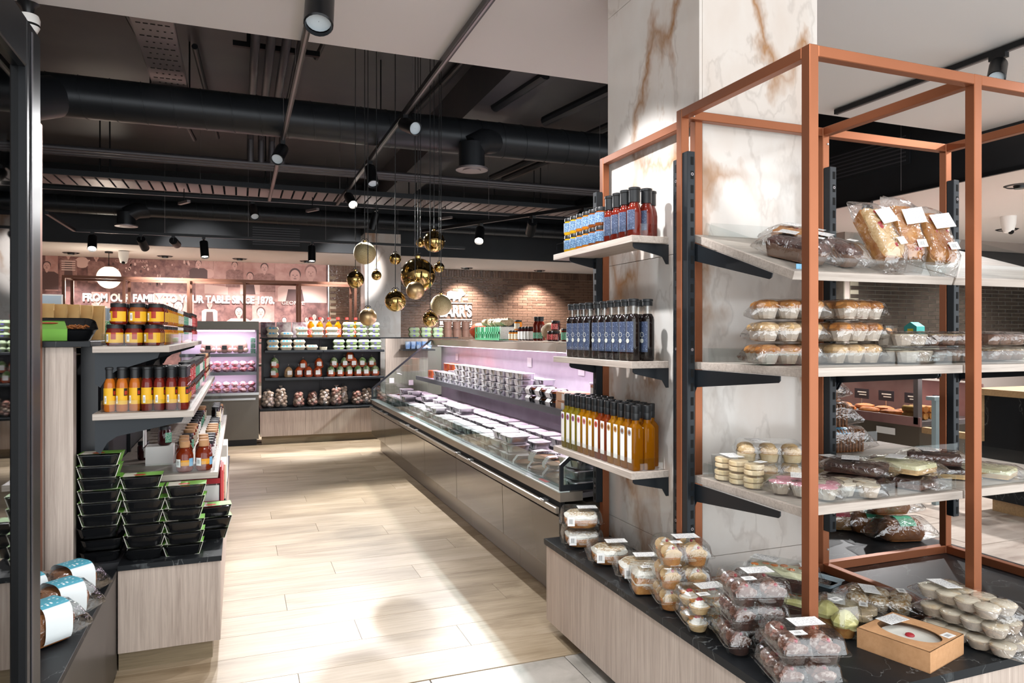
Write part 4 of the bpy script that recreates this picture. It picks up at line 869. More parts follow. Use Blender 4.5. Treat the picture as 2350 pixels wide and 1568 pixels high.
def bun(x, y, r, z, dark):   # sponge bun: cup, domed wings, cream swirl, jam dot
    g = G(); s1 = G(); j_ = G()
    g.lathe([(r*.78, z), (r*.86, z+.012), (r*.95, z+.03)], 14, 0, x, y)
    for sgn in (-1, 1):
        s1.add(G().ball(r*.92, n=12, k=6, sz=.8, sy=.26), Matrix.Translation((x, y+sgn*r*.62, z+.038)) @ Matrix.Rotation(-sgn*.5, 4, 'X'))
    c_ = G(); swirl(c_, x, y, z+.028, r*.66, .036, 0); j_.ball(r*.17, (x+.004, y-.008, z+.058), 7, 4)
    return [('sponge_cup', g.mesh('bun_cup', 'sponge_dark' if dark else 'sponge')), ('sponge_wing', s1.mesh('bun_wing', 'sugar_dust' if dark else 'pastry')), ('cream_swirl', c_.mesh('bun_cream', 'choc_cream' if dark else 'cream')), ('jam_dot', j_.mesh('bun_jam', 'jam_red'))]
def join_parts(lst):
    return [p_ for l_ in lst for p_ in l_]
CU4 = [(-.045, -.045, .042), (.045, -.045, .042), (-.045, .045, .042), (.045, .045, .042)]
def bun_pack(dark): return clam_parts(.19, .19, .036, .045, CU4)+join_parts([bun(x, y, .036, .004, dark) for x, y, r in CU4])
PK_cream, PK_choc = bun_pack(False), bun_pack(True)
def tart_parts():   # jam and cream tartlets, four
    out = clam_parts(.175, .175, .034, .03, [(x*.9, y*.9, .038) for x, y, r in CU4])
    for x, y, r in CU4:
        x *= .9; y *= .9; g = G(); swirl(g, x, y, .026, .026, .02, 0)
        out += [('tart_shell', G().lathe([(.024, .004), (.034, .026), (.03, .028)], 16, 0, x, y).mesh('tart_shell', 'pastry')), ('cream_swirl', g.mesh('tart_cream', 'cream')), ('jam_dot', G().ball(.008, (x, y, .046), 8, 5, sx=1.5).mesh('tart_jam', 'jam_red')), ('wafer', G().box(x-.026, y+.004, .036, x+.02, y+.022, .042).mesh('tart_wafer', 'cake_golden'))]
    return out
PK_tart = tart_parts()
def round_cake():   # banoffee style cake
    g = G().loft([(.006, .13, .13, .05), (.02, .148, .148, .055), (.042, .15, .15, .055), (.046, .14, .14, .055)], q=6)
    c_ = G().rings([rrect(.146+.006*k % .012, .146, .055, .042, 6, nz=.002), rrect(.15, .15, .055, .05, 6, nz=.003), rrect(.13, .13, .055, .062, 6, nz=.003), rrect(.06, .06, .029, .066, 6)])
    tp = G().loft([(.0595, .128, .128, .05), (.066, .12, .12, .05), (.0675, .06, .06, .029)], q=6, nz=.0008)
    return clam_parts(.19, .185, .032, .05)+[('sponge', g.mesh('rc_sponge', 'sponge')), ('cream_layer', c_.mesh('rc_cream', 'cream')), ('crumb_topping', tp.mesh('rc_top', 'crumb_top'))]
PK_round = round_cake()
LB = [(lab_me, .02, .03, .0825, 0, .1), (bar_me, .0, -.05, .0822, 0, .1)]
def stack(n, spec, name, desc, cat, x, y, rz, pitch, top, group, side=False, jit=.012, z0=.43):
    for i in range(n):
        pos = '' if n == 1 else (', bottom of its stack', ', top of its stack', ', middle of its stack')[0 if i == 0 else 1 if i == n-1 else 2]
        lb = [(lab_me, .025, .03, top, 0, .1), (bar_me, -.03, -.045, top, 0, .1)] if not side else [(lab_me, .03, .02, top, 0, .1), (barv_me, -.05, -.0912, top-.040, -.12, 0)]
        pack(name, desc+pos, cat, (x+R.uniform(-jit, jit)*(i > 0), y+R.uniform(-jit, jit)*(i > 0), z0+i*pitch), rz+R.uniform(-.1, .1)*(i > 0), spec, group, lb)
gp = 'clear boxed cakes along the plinth edge'
stack(2, PK_round, 'boxed_cake', 'crumb-topped cream cake in clear box at the far plinth corner', 'boxed cake', 1.475, 2.965, -.35, .088, .0828, gp, True)
stack(1, PK_round, 'boxed_cake', 'crumb-topped cream cake in clear box, second along the plinth edge', 'boxed cake', 1.475, 2.70, -.35, .088, .0828, gp, True)
stack(1, PK_round, 'boxed_cake', 'crumb-topped cream cake in clear box behind the carrot cake square', 'boxed cake', 1.49, 2.49, -.4, .088, .0828, gp, True)
cs_ = clam_parts(.115, .115, .04, .06)+[('sponge', G().loft([(.005, .085, .085, .012), (.038, .088, .088, .012)]).mesh('cc_lo', 'cake_golden')), ('cream_layer', G().loft([(.038, .09, .09, .012), (.044, .09, .09, .012)]).mesh('cc_mid', 'cream')), ('sponge', G().loft([(.044, .088, .088, .012), (.068, .088, .088, .012)]).mesh('cc_hi', 'cake_golden')), ('cream_top', G().rings([rrect(.09, .09, .012, .066, 4, nz=.003, sub=3), rrect(.094, .094, .015, .075, 4, nz=.004, sub=3), rrect(.075, .075, .02, .088, 4, nz=.004, sub=3)]).mesh('cc_top', 'cream')), ('crumb_topping', G().loft([(.086, .05, .05, .01), (.091, .045, .045, .01)], nz=.002).mesh('cc_crumb', 'crumb_top'))]
pack('boxed_cake', 'square two-layer carrot cake with white cream in clear box', 'boxed cake', (1.425, 2.335, .43), -.3, cs_, gp, [(bar_me, .0, -.02, .1012, 0, .2)])
stack(3, PK_cream, 'boxed_buns', 'four cream horns with jam in clear box', 'boxed buns', 1.475, 2.185, -.3, .076, .0818, gp)
stack(2, PK_tart, 'boxed_tarts', 'four jam cream tartlets in clear box', 'boxed tarts', 1.45, 1.992, -.3, .06, .0648, gp)
stack(3, PK_choc, 'boxed_buns', 'four chocolate cream buns in clear box beside the tartlets', 'boxed buns', 1.475, 1.81, -.35, .074, .0818, gp)
stack(2, PK_choc, 'boxed_buns', 'four chocolate cream buns in clear box at the near plinth corner', 'boxed buns', 1.455, 1.58, -.3, .074, .0818, gp)
def loaf_box(top, deco):
    g = G().loft([(.004, .075, .20, .012), (.05, .085, .215, .012)], sub=12, crimp=.012)
    tp = G().rings([rrect(.086, .216, .015, .05, 4, nz=.002, sub=5), rrect(.092, .22, .02, .058, 4, nz=.003, sub=5), rrect(.07, .19, .02, .07, 4, nz=.004, sub=5)])
    out = clam_parts(.115, .245, .045, .045)+[('loaf', g.mesh('lb_loaf', 'sponge_dark')), ('icing', tp.mesh('lb_icing', top))]
    for k in range(7): out.append(('topping_piece', G().ball(.009, (R.uniform(-.025, .025), -.09+k*.03, .072), 7, 4, sy=1.6, sz=.5).mesh('lb_bit', deco)))
    return out
LBX = [loaf_box('icing_yellow', 'carrot_orange'), loaf_box('lemon_icing', 'carrot_orange'), loaf_box('sugar_dust', 'choc_cream')]
pack('boxed_loaf', 'dark loaf cake with lemon green icing in clear box, under the carrot loaf', 'boxed cake', (1.76, 1.98, .43), .62, LBX[1], gp)
pack('boxed_loaf', 'carrot loaf cake with pale piped icing in clear box, left of the copper post', 'boxed cake', (1.755, 1.975, .522), .6, LBX[0], gp, [(lab_me, .005, .06, .0925, 0, 1.5), (bar_me, .0, -.07, .0925, 0, .4)])
pack('boxed_loaf', 'chocolate loaf slices in clear box against the marble column', 'boxed cake', (1.85, 2.18, .43), .9, LBX[2], gp, [(lab_me, .005, .03, .0925, 0, 1.5)])
# -- right of the post
mf = clam_parts(.105, .16, .045, .06)
for y in (-.042, .042):
    mf += [('muffin', G().lathe([(.026, .005), (.036, .042)], 22, 0, 0, y, crimp=.0015).mesh('mf_cup', 'cake_golden')), ('icing', G().lathe([(.038, .04), (.04, .052), (.03, .066), (.022, .074), (.012, .084), (.001, .088)], 14, 0, 0, y, crimp=.003).mesh('mf_ice', 'lemon_icing'))]
pack('boxed_muffins', 'two muffins with lemon green icing in clear box right of the post', 'boxed muffins', (1.815, 1.80, .43), -.1, mf, gp, [(bar_me, 0, .0, .1062, 0, .2)])
def film_bag(w_, d_, h_, n_=5, seed=1, flat=.5, tail=.05):
    """crinkled clear film round w x d x h with flared ends along y"""
    R.seed(seed); rs = []
    for k in range(11):
        f = -1+2*k/10; e = abs(f); y = f*(d_/2+tail)
        inside = max(0, 1-max(0, (e*(d_/2+tail)-d_/2*.92))/(tail+.02))
        hh = h_*(inside if inside > .15 else .15); ww = w_*(1-.12*(1-inside)); zc = h_*.5*(.45+.55*inside)
        rs.append([(ww/2*math.copysign(abs(math.cos(a))**.6, math.cos(a))*R.uniform(.96, 1.04), y+R.uniform(-.004, .004), max(.0005, zc+hh/2*math.copysign(abs(math.sin(a))**.6, math.sin(a))*R.uniform(.93, 1.05))) for a in [2*PI*j/16 for j in range(16)]])
    return G().rings(rs, cap=(True, True)).mesh('film_bag', 'film', smooth=60)
ck = [('film', film_bag(.13, .17, .04, seed=3))]
for i in range(3):
    for j in range(2): ck.append(('biscuit', G().lathe([(.03, .004+.016*0), (.034, .008), (.034, .026), (.03, .03)], 18, 0, -.032+j*.064, -.06+i*.06).mesh('biscuit', 'pastry_pale')))
pack('bagged_biscuits', 'pale iced biscuits in clear film with white label, behind the kraft box', 'bagged biscuits', (1.965, 1.905, .43), .5, ck, 'bagged cakes on the plinth', [(lab_me, 0, .03, .0425, .05, .3), (bar_me, .01, -.055, .0425, 0, .3)])
dn = [('film', film_bag(.17, .21, .06, seed=4)), ('tray', G().loft([(.002, .15, .19, .01), (.006, .155, .195, .01)]).mesh('dn_tray', 'black_plastic'))]
for i in range(3):
    for j in range(2): dn.append(('iced_bun', G().lathe([(.026, .006), (.034, .03)], 18, 0, -.037+j*.074, -.066+i*.066, crimp=.0012).lathe([(.036, .03), (.037, .04), (.025, .052), (.001, .055)], 16, 0, -.037+j*.074, -.066+i*.066).mesh('iced_bun', 'crumb_top')))
pack('bagged_buns', 'six sprinkled buns in clear film, behind the kraft cake box', 'bagged buns', (2.12, 1.905, .43), .7, dn, 'bagged cakes on the plinth', [(lab_me, -.01, .03, .0635, .1, .3), (bar_me, .03, -.07, .0625, 0, .3)])
mat('tart_pale', 'e9dfca', .5, c2='d8bb8c', scale=26, lo=.52, hi=.72)
def tart_bag(seed, n_=4, m='tart_pale', sh='pastry_pale'):
    out = [('film', film_bag(.15, .25, .05, seed=seed, tail=.035))]
    for i in range(n_):
        for j in range(2):
            x, y = -.037+j*.074, -.095+i*.19/(n_-1)
            out += [('tart_case', G().lathe([(.024, .004), (.037, .032)], 22, 0, x, y, crimp=.0015).mesh('tb_case', 'paper_case')), ('tart_top', G().lathe([(.034, .03), (.036, .036), (.03, .04), (.001, .041)], 18, 0, x, y).mesh('tb_top', m))]
    return out
TB = [tart_bag(5), tart_bag(6), tart_bag(7)]
for i in range(3): pack('bagged_tarts', 'pale iced tarts in clear film beside the kraft box, %s of the pile' % ('bottom', 'middle', 'top')[i], 'bagged tarts', (2.16+i*.008, 1.585+i*.018, .43+i*.05), .25-.12*i, TB[i], 'tart bags on the plinth', [(lab_me, -.02, .06, .0535, .05, 1.4)] if i == 2 else [])
kx = thing('cake_box', 'kraft cardboard cake box with oval window showing white icing', 'cake box', (1.92, 1.612, .43), math.radians(14.7))
W_, D_, H_ = .215, .215, .062
g = G()
for a in ((-W_/2, -D_/2, W_/2, -D_/2+.002), (-W_/2, D_/2-.002, W_/2, D_/2), (-W_/2, -D_/2+.002, -W_/2+.002, D_/2-.002), (W_/2-.002, -D_/2+.002, W_/2, D_/2-.002)): g.box(a[0], a[1], 0, a[2], a[3], H_)
ob('sides', g.mesh('box_sides', 'kraft'), kx)
n_ = 40; oval = [(.062*math.cos(2*PI*j/n_)-.005, .092*math.sin(2*PI*j/n_)) for j in range(n_)]
def sq(j):
    a = 2*PI*j/n_; c_, s_ = math.cos(a), math.sin(a); k_ = 1/max(abs(c_), abs(s_)); return (W_/2*c_*k_, D_/2*s_*k_)
outer = [sq(j) for j in range(n_)]
ob('lid', G().rings([[(x, y, H_) for x, y in oval], [(x, y, H_) for x, y in outer], [(x, y, H_-.0015) for x, y in outer], [(x, y, H_-.0015) for x, y in oval], [(x, y, H_) for x, y in oval]], cap=(False, False)).mesh('box_lid', 'kraft', smooth=0), kx, rot=0)
ob('window', G().rings([[(x, y, H_-.002) for x, y in oval]], cap=(False, True)).mesh('box_window', 'acrylic'), kx)
ob('base', G().box(-W_/2, -D_/2, 0, W_/2, D_/2, .002).mesh('box_base', 'kraft'), kx)
ck_ = ob('cake', G().lathe([(.085, .003), (.088, .04), (.083, .045), (.001, .046)], 28).mesh('box_cake', 'icing_white'), kx)
ob('cherry', G().ball(.014, (0, 0, .048), 12, 6, sz=.5).mesh('box_cherry', 'cherry'), ck_)
ob('printed_label', lab_me, kx, (.045, .075, H_+.0005), (0, 0, -.15)); ob('printed_label', bar_me, kx, (.055, -.085, H_+.0005), (0, 0, -.1))
single('plastic_tray_lid', G().rings([rrect(.09, .1, .01, 0), rrect(.1, .11, .012, .015), rrect(.11, .12, .012, .016)], cap=(True, False)).mesh('tray_lid', mat('clear_blue', 'aebfc8', .2)), 'empty clear plastic tray lid beside the rack base', 'lid', (2.13, 2.17, .43), .3)
# ---- copper rack, bakery bay
def on_tilt(lx, ly, rz=0, lz=.001, rx=0):
    m = Matrix.Translation((1.594, 2.262, 1.776)) @ Matrix.Rotation(TILT, 4, 'X') @ Matrix.Translation((lx, ly, lz)) @ Matrix.Rotation(rz, 4, 'Z') @ Matrix.Rotation(rx, 4, 'X')
    return m.translation, tuple(m.to_euler())
def loaf_pack(case, top, seed, bits='cherry', w_=.1, d_=.19, h_=.07):
    R.seed(seed)
    tp = G().rings([rrect(w_*.98, d_*.98, .02, h_*.62, 4, nz=.002, sub=4), rrect(w_*1.02, d_*1.0, .025, h_*.78, 4, nz=.003, sub=4), rrect(w_*.85, d_*.85, .03, h_*1.0, 4, nz=.005, sub=4), rrect(w_*.45, d_*.5, .02, h_*1.08, 4, nz=.006, sub=4)])
    out = [('film', film_bag(w_*1.12, d_*1.06, h_*1.2, seed=seed, tail=.04)), ('paper_case', G().loft([(.003, w_*.82, d_*.86, .012), (h_*.66, w_, d_, .014)], sub=16, crimp=.014).mesh('lp_case', case)), ('cake', tp.mesh('lp_top', top))]
    for k in range(5): out.append(('fruit_piece', G().ball(.008, (R.uniform(-.03, .03), R.uniform(-.07, .07), h_*1.02), 7, 5).mesh('lp_fruit', bits)))
    return out
LP = [loaf_pack('case_brown', 'fruit_cake', 21, 'sponge_dark'), loaf_pack('cake_golden', 'cake_golden', 22), loaf_pack('cake_golden', 'pastry', 23), loaf_pack('loaf_pale', 'cake_golden', 24)]
gt = 'loaf cakes on the sloping shelf'
def tilt_pack(k, lx, ly, rz, rx, lb, lab=True, lz=.001):
    l, e = on_tilt(lx, ly, rz, lz, rx); t = put(LP[k], 'loaf_cake', lb, 'loaf cake', l, e, gt)
    if lab: ob('printed_label', lab_me, t, (.012, .045, .0865), (0, 0, .2)); ob('printed_label', bar_me, t, (.02, -.055, .0865), (0, 0, .15))
tilt_pack(0, .13, -.40, .5, 0, 'dark fruit loaf cake in clear film at the left of the sloping shelf')
tilt_pack(0, .27, -.40, .35, 0, 'dark fruit loaf cake in clear film right of the copper post')
tilt_pack(1, .30, -.22, .4, 0, 'cherry loaf cake in clear film lying behind the dark loaves')
tilt_pack(2, .40, -.43, .12, .75, 'golden fruit loaf cake leaning up, left of the three', True, .085)
tilt_pack(1, .53, -.41, -.1, .95, 'cherry loaf cake leaning highest in the middle of the three', True, .098)
tilt_pack(3, .645, -.44, -.12, .8, 'golden loaf cake leaning up at the right end of the shelf', True, .085)
single('price_card', G().box(-.03, -.001, 0, .03, .001, .022).mesh('price_card', 'pale_blue_tag'), 'small blue price card at the front of the sloping shelf', 'price card', (1.66, 1.775, 1.6), 0)
def muffin_bag(seed, top, case='paper_case', nx=2, ny=3, w_=.16, d_=.22, h_=.072, dome=True):
    out = [('film', film_bag(w_, d_*.94, h_, seed=seed, tail=.022))]
    cup = G().lathe([(.024, .004), (.036, .04)], 22, crimp=.0018).mesh('mb_cup', case)
    tp = (G().lathe([(.036, .038), (.041, .046), (.036, .058), (.022, .066), (.001, .068)], 14, crimp=.002) if dome else G().lathe([(.035, .037), (.037, .043), (.001, .046)], 16)).mesh('mb_top', top)
    R.seed(seed)
    for i in range(ny):
        for j in range(nx):
            x, y = (j-(nx-1)/2)*w_*.47, (i-(ny-1)/2)*d_*.32
            out.append(('muffin', cup, [('muffin_top', tp)], (x, y)))
    return out
def put_bag(spec, name, lb, cat, loc, rz, grp, lab=False):
    t = thing(name, lb, cat, (loc[0], loc[1], loc[2]+.0012), rz, grp)
    for p_ in spec:
        o = ob(p_[0], p_[1], t, (p_[3][0], p_[3][1], 0) if len(p_) > 3 else (0, 0, 0))
        for q in (p_[2] if len(p_) > 2 else ()): ob(q[0], q[1], o)
    if lab: ob('printed_label', lab_me, t, (0, .02, lab), (0, 0, .3))
    return t
MB = [muffin_bag(31, 'cake_golden'), muffin_bag(32, 'pastry'), muffin_bag(33, 'cake_golden')]; MP = [muffin_bag(34, 'tart_pale', dome=False, h_=.055), muffin_bag(35, 'tart_pale', dome=False, h_=.055)]; MD = [muffin_bag(36, 'sugar_dust', 'case_brown', dome=False, h_=.055), muffin_bag(37, 'crumb_top', 'case_brown', dome=False, h_=.055)]
gm = 'muffin bags on the middle shelf'; lv = ('bottom', 'middle', 'top')
for i in range(3): put_bag(MB[i], 'muffin_bag', 'golden muffins in clear film bag, left pile, %s' % lv[i], 'muffins', (1.71+.01*i, 1.93, 1.298+i*.075), 1.35-.15*i, gm)
for i in range(3): put_bag(MB[(i+1) % 3], 'muffin_bag', 'golden muffins in clear film bag, pile right of the post, %s' % lv[i], 'muffins', (1.975, 1.92-.01*i, 1.298+i*.075), 1.5+.12*i, gm, .0745 if i == 1 else False)
for i in range(2): put_bag(MP[i], 'tart_bag', 'pale iced tarts in clear film on the middle shelf, %s bag' % ('lower', 'upper')[i], 'tarts', (2.193, 1.90+.02*i, 1.298+i*.058), .1, gm)
for i in range(2): put_bag(MD[i], 'tart_bag', 'sugar-dusted tarts in clear film right of the second copper post, %s' % ('lower', 'upper')[i], 'tarts', (2.44, 1.91+.02*i, 1.298+i*.058), 1.45, gm)
for i in range(2): put_bag(MD[1-i], 'tart_bag', 'sugar-dusted tarts in clear film at the far right of the middle shelf, %s' % ('lower', 'upper')[i], 'tarts', (2.72, 1.92, 1.298+i*.058), 1.6, gm)
# lower shelf
gl = 'bakery packs on the lower shelf'
t = thing('shortbread_pack', 'pale shortbread rounds stacked in clear box at left of the lower shelf', 'biscuits', (1.665, 2.07, .873), .05, gl)
bm_ = G().lathe([(.03, 0), (.033, .003), (.033, .014), (.03, .017)], 18, crimp=.0008).mesh('shortbread', 'pastry_pale')
for i in range(3):
    for k in range(4): ob('biscuit', bm_, t, (-.02+R.uniform(-.002, .002), -.075+i*.075, .003+k*.019+(.006 if k > 1 else 0)))
ob('clear_box', G().loft([(0, .085, .235, .015), (.088, .095, .25, .015), (.09, .08, .23, .015)], sub=8, crimp=.006).mesh('sb_box', 'clam'), t); ob('printed_label', lab_me, t, (0, .06, .0905), (0, 0, 1.3)); ob('printed_label', bar_me, t, (0, -.085, .0905), (0, 0, .2))
CU6 = [(x, y, .036) for x in (-.04, .04) for y in (-.078, 0, .078)]
mc = clam_parts(.165, .24, .036, .035, CU6)
for x, y, r in CU6: mc += [('cream_bun', G().lathe([(.028, .004), (.033, .03)], 14, 0, x, y).mesh('cb_cup', 'pastry_pale')), ('sponge_top', G().ball(.031, (x, y, .04), 12, 6, sz=.62).mesh('cb_top', 'pastry'))]
for i in range(2): pack('boxed_buns', 'six sugar-topped cream buns in clear box on the lower shelf, %s' % ('lower', 'upper')[i], 'boxed buns', (1.80, 2.10, .873+i*.068), .95, mc, gl, [(lab_me, 0, .04, .0715, 0, .4)] if i else [])
pk = muffin_bag(41, 'pink_icing', dome=False, h_=.06)
for i in range(1): put_bag(pk, 'pink_tart_bag', 'pink iced tarts in clear film left of the copper post', 'tarts', (1.735, 1.845, .873), .55, gl, .062)
put_bag(MP[0], 'tart_bag', 'pale tarts in clear film under the pink iced tarts pack edge', 'tarts', (1.86, 1.815, .873), .9, gl)
def slab_pack(seed, m1, m2, w_=.15, d_=.18, h_=.035): return [('film', film_bag(w_*1.06, d_*1.04, h_*1.35, seed=seed, tail=.035)), ('slice_layer', G().loft([(.004, w_*.95, d_*.95, .008), (h_*.6, w_*.97, d_*.97, .008)], nz=.0008, sub=4).mesh('sl1', m1)), ('slice_topping', G().loft([(h_*.6, w_*.97, d_*.97, .008), (h_, w_*.94, d_*.94, .01)], nz=.001, sub=4).mesh('sl2', m2))]
SP = [slab_pack(51, 'sponge_dark', 'fruit_cake'), slab_pack(52, 'sponge_dark', 'sponge_dark'), slab_pack(53, 'pastry', 'icing_yellow'), slab_pack(54, 'pastry_pale', 'loaf_crust', .13, .2, .045), slab_pack(55, 'pastry', 'sponge_dark'), slab_pack(56, 'sugar_dust', 'sponge_dark')]
for i, (k, x, y, z, rz, lb, lab) in enumerate(((0, 2.0, 1.90, 0, .5, 'dark chocolate tray bake in clear film, lower of two', 0), (1, 2.0, 1.89, .048, .45, 'dark chocolate tray bake in clear film, upper of two', 1), (5, 2.17, 1.845, 0, .3, 'sugary tray bake in film under the custard slice', 0), (2, 2.165, 1.85, .048, .25, 'custard topped slice in clear film near the second post', 1), (3, 2.13, 2.10, 0, 1.2, 'brown topped sponge slab in clear film at the back of the lower shelf', 1), (4, 2.42, 2.08, 0, 1.1, 'chocolate topped slices in clear film behind the second post', 0), (4, 2.42, 1.92, 0, .9, 'chocolate topped slices in clear film beside the second post, lower', 0), (0, 2.42, 1.93, .048, .7, 'chocolate topped slices in clear film beside the second post, upper', 1), (2, 2.60, 1.86, 0, .4, 'small biscuit slices in clear film right of the second post', 0))):
    pack('tray_bake', lb, 'tray bake', (x, y, .873+z), rz, SP[k], gl, [(lab_me, 0, .02, .0485 if k != 3 else .0615, 0, .3)] if lab else [])
# rear of the rack: bread
def bread(seed, sliced, tagm, w_=.12, d_=.25, h_=.11):
    out = [('film', film_bag(w_*1.1, d_*1.05, h_*1.08, seed=seed, tail=.06))]
    if sliced:
        sl = G().rings([[(w_/2*a, -.006, h_*b_) for a, b_ in ((-.85, .02), (.85, .02), (.88, .6), (1, .75), (.9, .93), (.5, 1), (-.5, 1), (-.9, .93), (-1, .75), (-.88, .6))], [(w_/2*a, .006, h_*b_) for a, b_ in ((-.85, .02), (.85, .02), (.88, .6), (1, .75), (.9, .93), (.5, 1), (-.5, 1), (-.9, .93), (-1, .75), (-.88, .6))]]).mesh('slice', 'loaf_crust', bev=.003)
        for k in range(15): out.append(('slice', sl, (), (0, -d_*.45+k*d_*.9/14)))
    else: out.append(('loaf', G().rings([rrect(w_*.8, d_*.85, .03, .004, 5), rrect(w_, d_, .04, h_*.35, 5, nz=.002), rrect(w_*.95, d_*.95, .045, h_*.7, 5, nz=.003), rrect(w_*.5, d_*.7, .03, h_, 5, nz=.003)]).mesh('loaf', 'loaf_pale' if seed % 2 else 'loaf_crust')))
    if tagm: out.append(('wrapper_label', G().rings([[(w_*.56*math.cos(a), y, h_*.52+h_*.58*math.sin(a)) for a in [PI*.15+PI*.7*j/8 for j in range(9)]] for y in (-.04, .04)], closed=False, cap=(False, False)).mesh('tag', tagm)))
    return out
gb = 'wrapped breads behind the copper rack'
BR = [bread(61, True, 'pale_blue_tag'), bread(62, True, 'pale_blue_tag'), bread(63, False, 'red_tag', .12, .2, .09), bread(65, False, None, .1, .18, .08), bread(64, False, 'green_tag', .12, .2, .1)]
for k, x, y, z, rz, rx, lb in ((1, 2.50, 2.49, .873, 1.45, 0, 'sliced wholemeal loaf in clear bag lying behind the lower shelf'), (0, 2.40, 2.49, .99, 1.3, 0, 'sliced loaf in clear bag lying on top of the wholemeal loaf'), (0, 2.36, 2.50, 1.105, 1.5, 0, 'sliced pan loaf topmost behind the rack'),
        (2, 2.80, 2.76, .431, 1.1, 0, 'fruited loaf with pink tag on the plinth behind the rack'), (3, 2.62, 2.84, .431, .9, 0, 'small round loaf in film left of the pink-tagged loaf'), (3, 2.66, 2.80, .515, 1.2, 0, 'small round loaf in film resting on another behind the rack'), (4, 2.92, 2.50, .431, 1.3, 0, 'brown loaf with green tag at the rear plinth edge, lower'), (4, 2.90, 2.66, .431, 1.2, 0, 'brown loaf with green tag in the rear pile, left'), (4, 2.93, 2.585, .535, 1.35, 0, 'brown loaf with green tag on top of the rear pile')):
    t = thing('wrapped_loaf', lb, 'bread', (x, y, z), rz, gb)
    for p_ in BR[k]: ob(p_[0], p_[1], t, (p_[3][0], p_[3][1], 0) if len(p_) > 3 else (0, 0, 0))

# ================================================================ LEFT SIDE
se = lambda v: math.copysign(abs(v)**.62, v)
gl2 = 'wrapped fruit loaves on the black bench'
fl_ = [('film', film_bag(.125, .16, .118, seed=71, tail=.045)), ('loaf', G().rings([rrect(.09, .125, .02, .004, 4, sub=8, crimp=.014), rrect(.112, .148, .025, .055, 4, sub=8, crimp=.012), rrect(.116, .15, .035, .075, 4, nz=.003, sub=8), rrect(.09, .12, .04, .105, 4, nz=.004, sub=8), rrect(.04, .05, .019, .112, 4, sub=8)]).mesh('brack', 'loaf_crust')), ('paper_sleeve', G().rings([[(.067*se(math.cos(a)), y, .063+.0655*se(math.sin(a))) for a in [-.75+(PI+1.5)*j/24 for j in range(25)]] for y in (-.035, .05)], closed=False, cap=(False, False)).mesh('sleeve', mat('sleeve_white', 'e4ecee', .5), smooth=60), [('printed_panel', G().rings([[(.0676*se(math.cos(a)), y, .063+.0662*se(math.sin(a))) for a in [.95+2.0*j/12 for j in range(13)]] for y in (-.035, .05)], closed=False, cap=(False, False)).mesh('sleeve_blue', 'blue_sleeve', smooth=60))])]
for i, (x, y, rz, lb) in enumerate(((-.575, 2.62, -.8, 'nearest the camera'), (-.57, 2.82, -.85, 'second from the camera'), (-.58, 3.03, -.8, 'farthest, darkest crust'), (-.71, 2.94, -.8, 'on the left behind the door frame'), (-.71, 2.73, -.85, 'half hidden by the door frame'))):
    put(fl_, 'fruit_loaf', 'fruit loaf in film with blue and white sleeve, '+lb, 'loaf', (x, y, .431), rz, gl2)
# black trays of pulled pork
mat('sleeve_green', '7fbb4e', .5); mat('sleeve_cream', 'e8e2d6', .5); mat('logo_red', 'c02e22', .5); mat('pork', 'b5743c', .7, c2='8a4c22', scale=40)
def tray_parts(sleeve=True, lid=True):
    b_ = G().loft([(0, .16, .118, .03), (.004, .166, .124, .03), (.043, .19, .148, .035), (.046, .2, .158, .036), (.048, .2, .158, .036)], q=4, sub=8, crimp=.022, cap=(True, False))
    b_.loft([(.006, .15, .11, .03), (.0475, .186, .144, .034)], q=4, sub=6, cap=(True, False))
    out = [('tray', b_.mesh('pk_tray', 'black_plastic')), ('film_lid', G().loft([(.0475, .195, .153, .036), (.049, .18, .14, .034)], q=4).mesh('pk_lid', 'clear_dark' if 'clear_dark' in MT else clear('clear_dark', '6a6a66', .08, .1)))]
    if sleeve:
        prof = [(-.082, -.001), (.082, -.001), (.100, .047), (.102, .0515), (-.102, .0515), (-.100, .047)]
        s_ = G().rings([[(a, y, c_) for a, c_ in prof] for y in (-.05, .05)], cap=(False, False))
        out.append(('card_sleeve', s_.mesh('pk_sleeve', 'sleeve_green', smooth=0), [('sleeve_edge', G().rings([[(a*k_, y, c_-.0012*(k_ > 1)*(c_ < .01)) for a, c_ in prof] for k_, y in ((.985, -.0505), (1.012, -.0505), (1.012, -.044), (.985, -.044))], cap=(False, False)).mesh('pk_edge', 'sleeve_cream', smooth=0)), ('logo', G().ball(.02, (-.01, -.02, .052), 12, 5, sx=1.6, sz=.03).mesh('pk_logo', 'logo_red')), ('printed_panel', G().box(-.09, -.05, .0516, -.03, .045, .052).mesh('pk_panel', 'sleeve_cream'))]))
    return out
TPA, TPB = tray_parts(True), tray_parts(False)
R.seed(5)
for si, (x, y, n_, nm, bare) in enumerate(((-.548, 3.455, 9, 'left stack', 3), (-.385, 3.44, 7, 'second stack', 1), (-.222, 3.435, 6, 'third stack', 0), (-.125, 3.66, 3, 'right stack at the edge', 0))):
    for i in range(n_):
        put(TPB if i < bare else TPA, 'pulled_pork_tray', 'black food tray %s, %s, %s from the bottom' % ('without sleeve' if i < bare else 'with green sleeve', nm, ORD[i]), 'food tray', (x+R.uniform(-.007, .007), y+R.uniform(-.006, .006), .447+i*.0505), R.uniform(-.06, .06)+(.1 if si == 3 else 0), 'stacked black food trays', (.79, .9, .95))
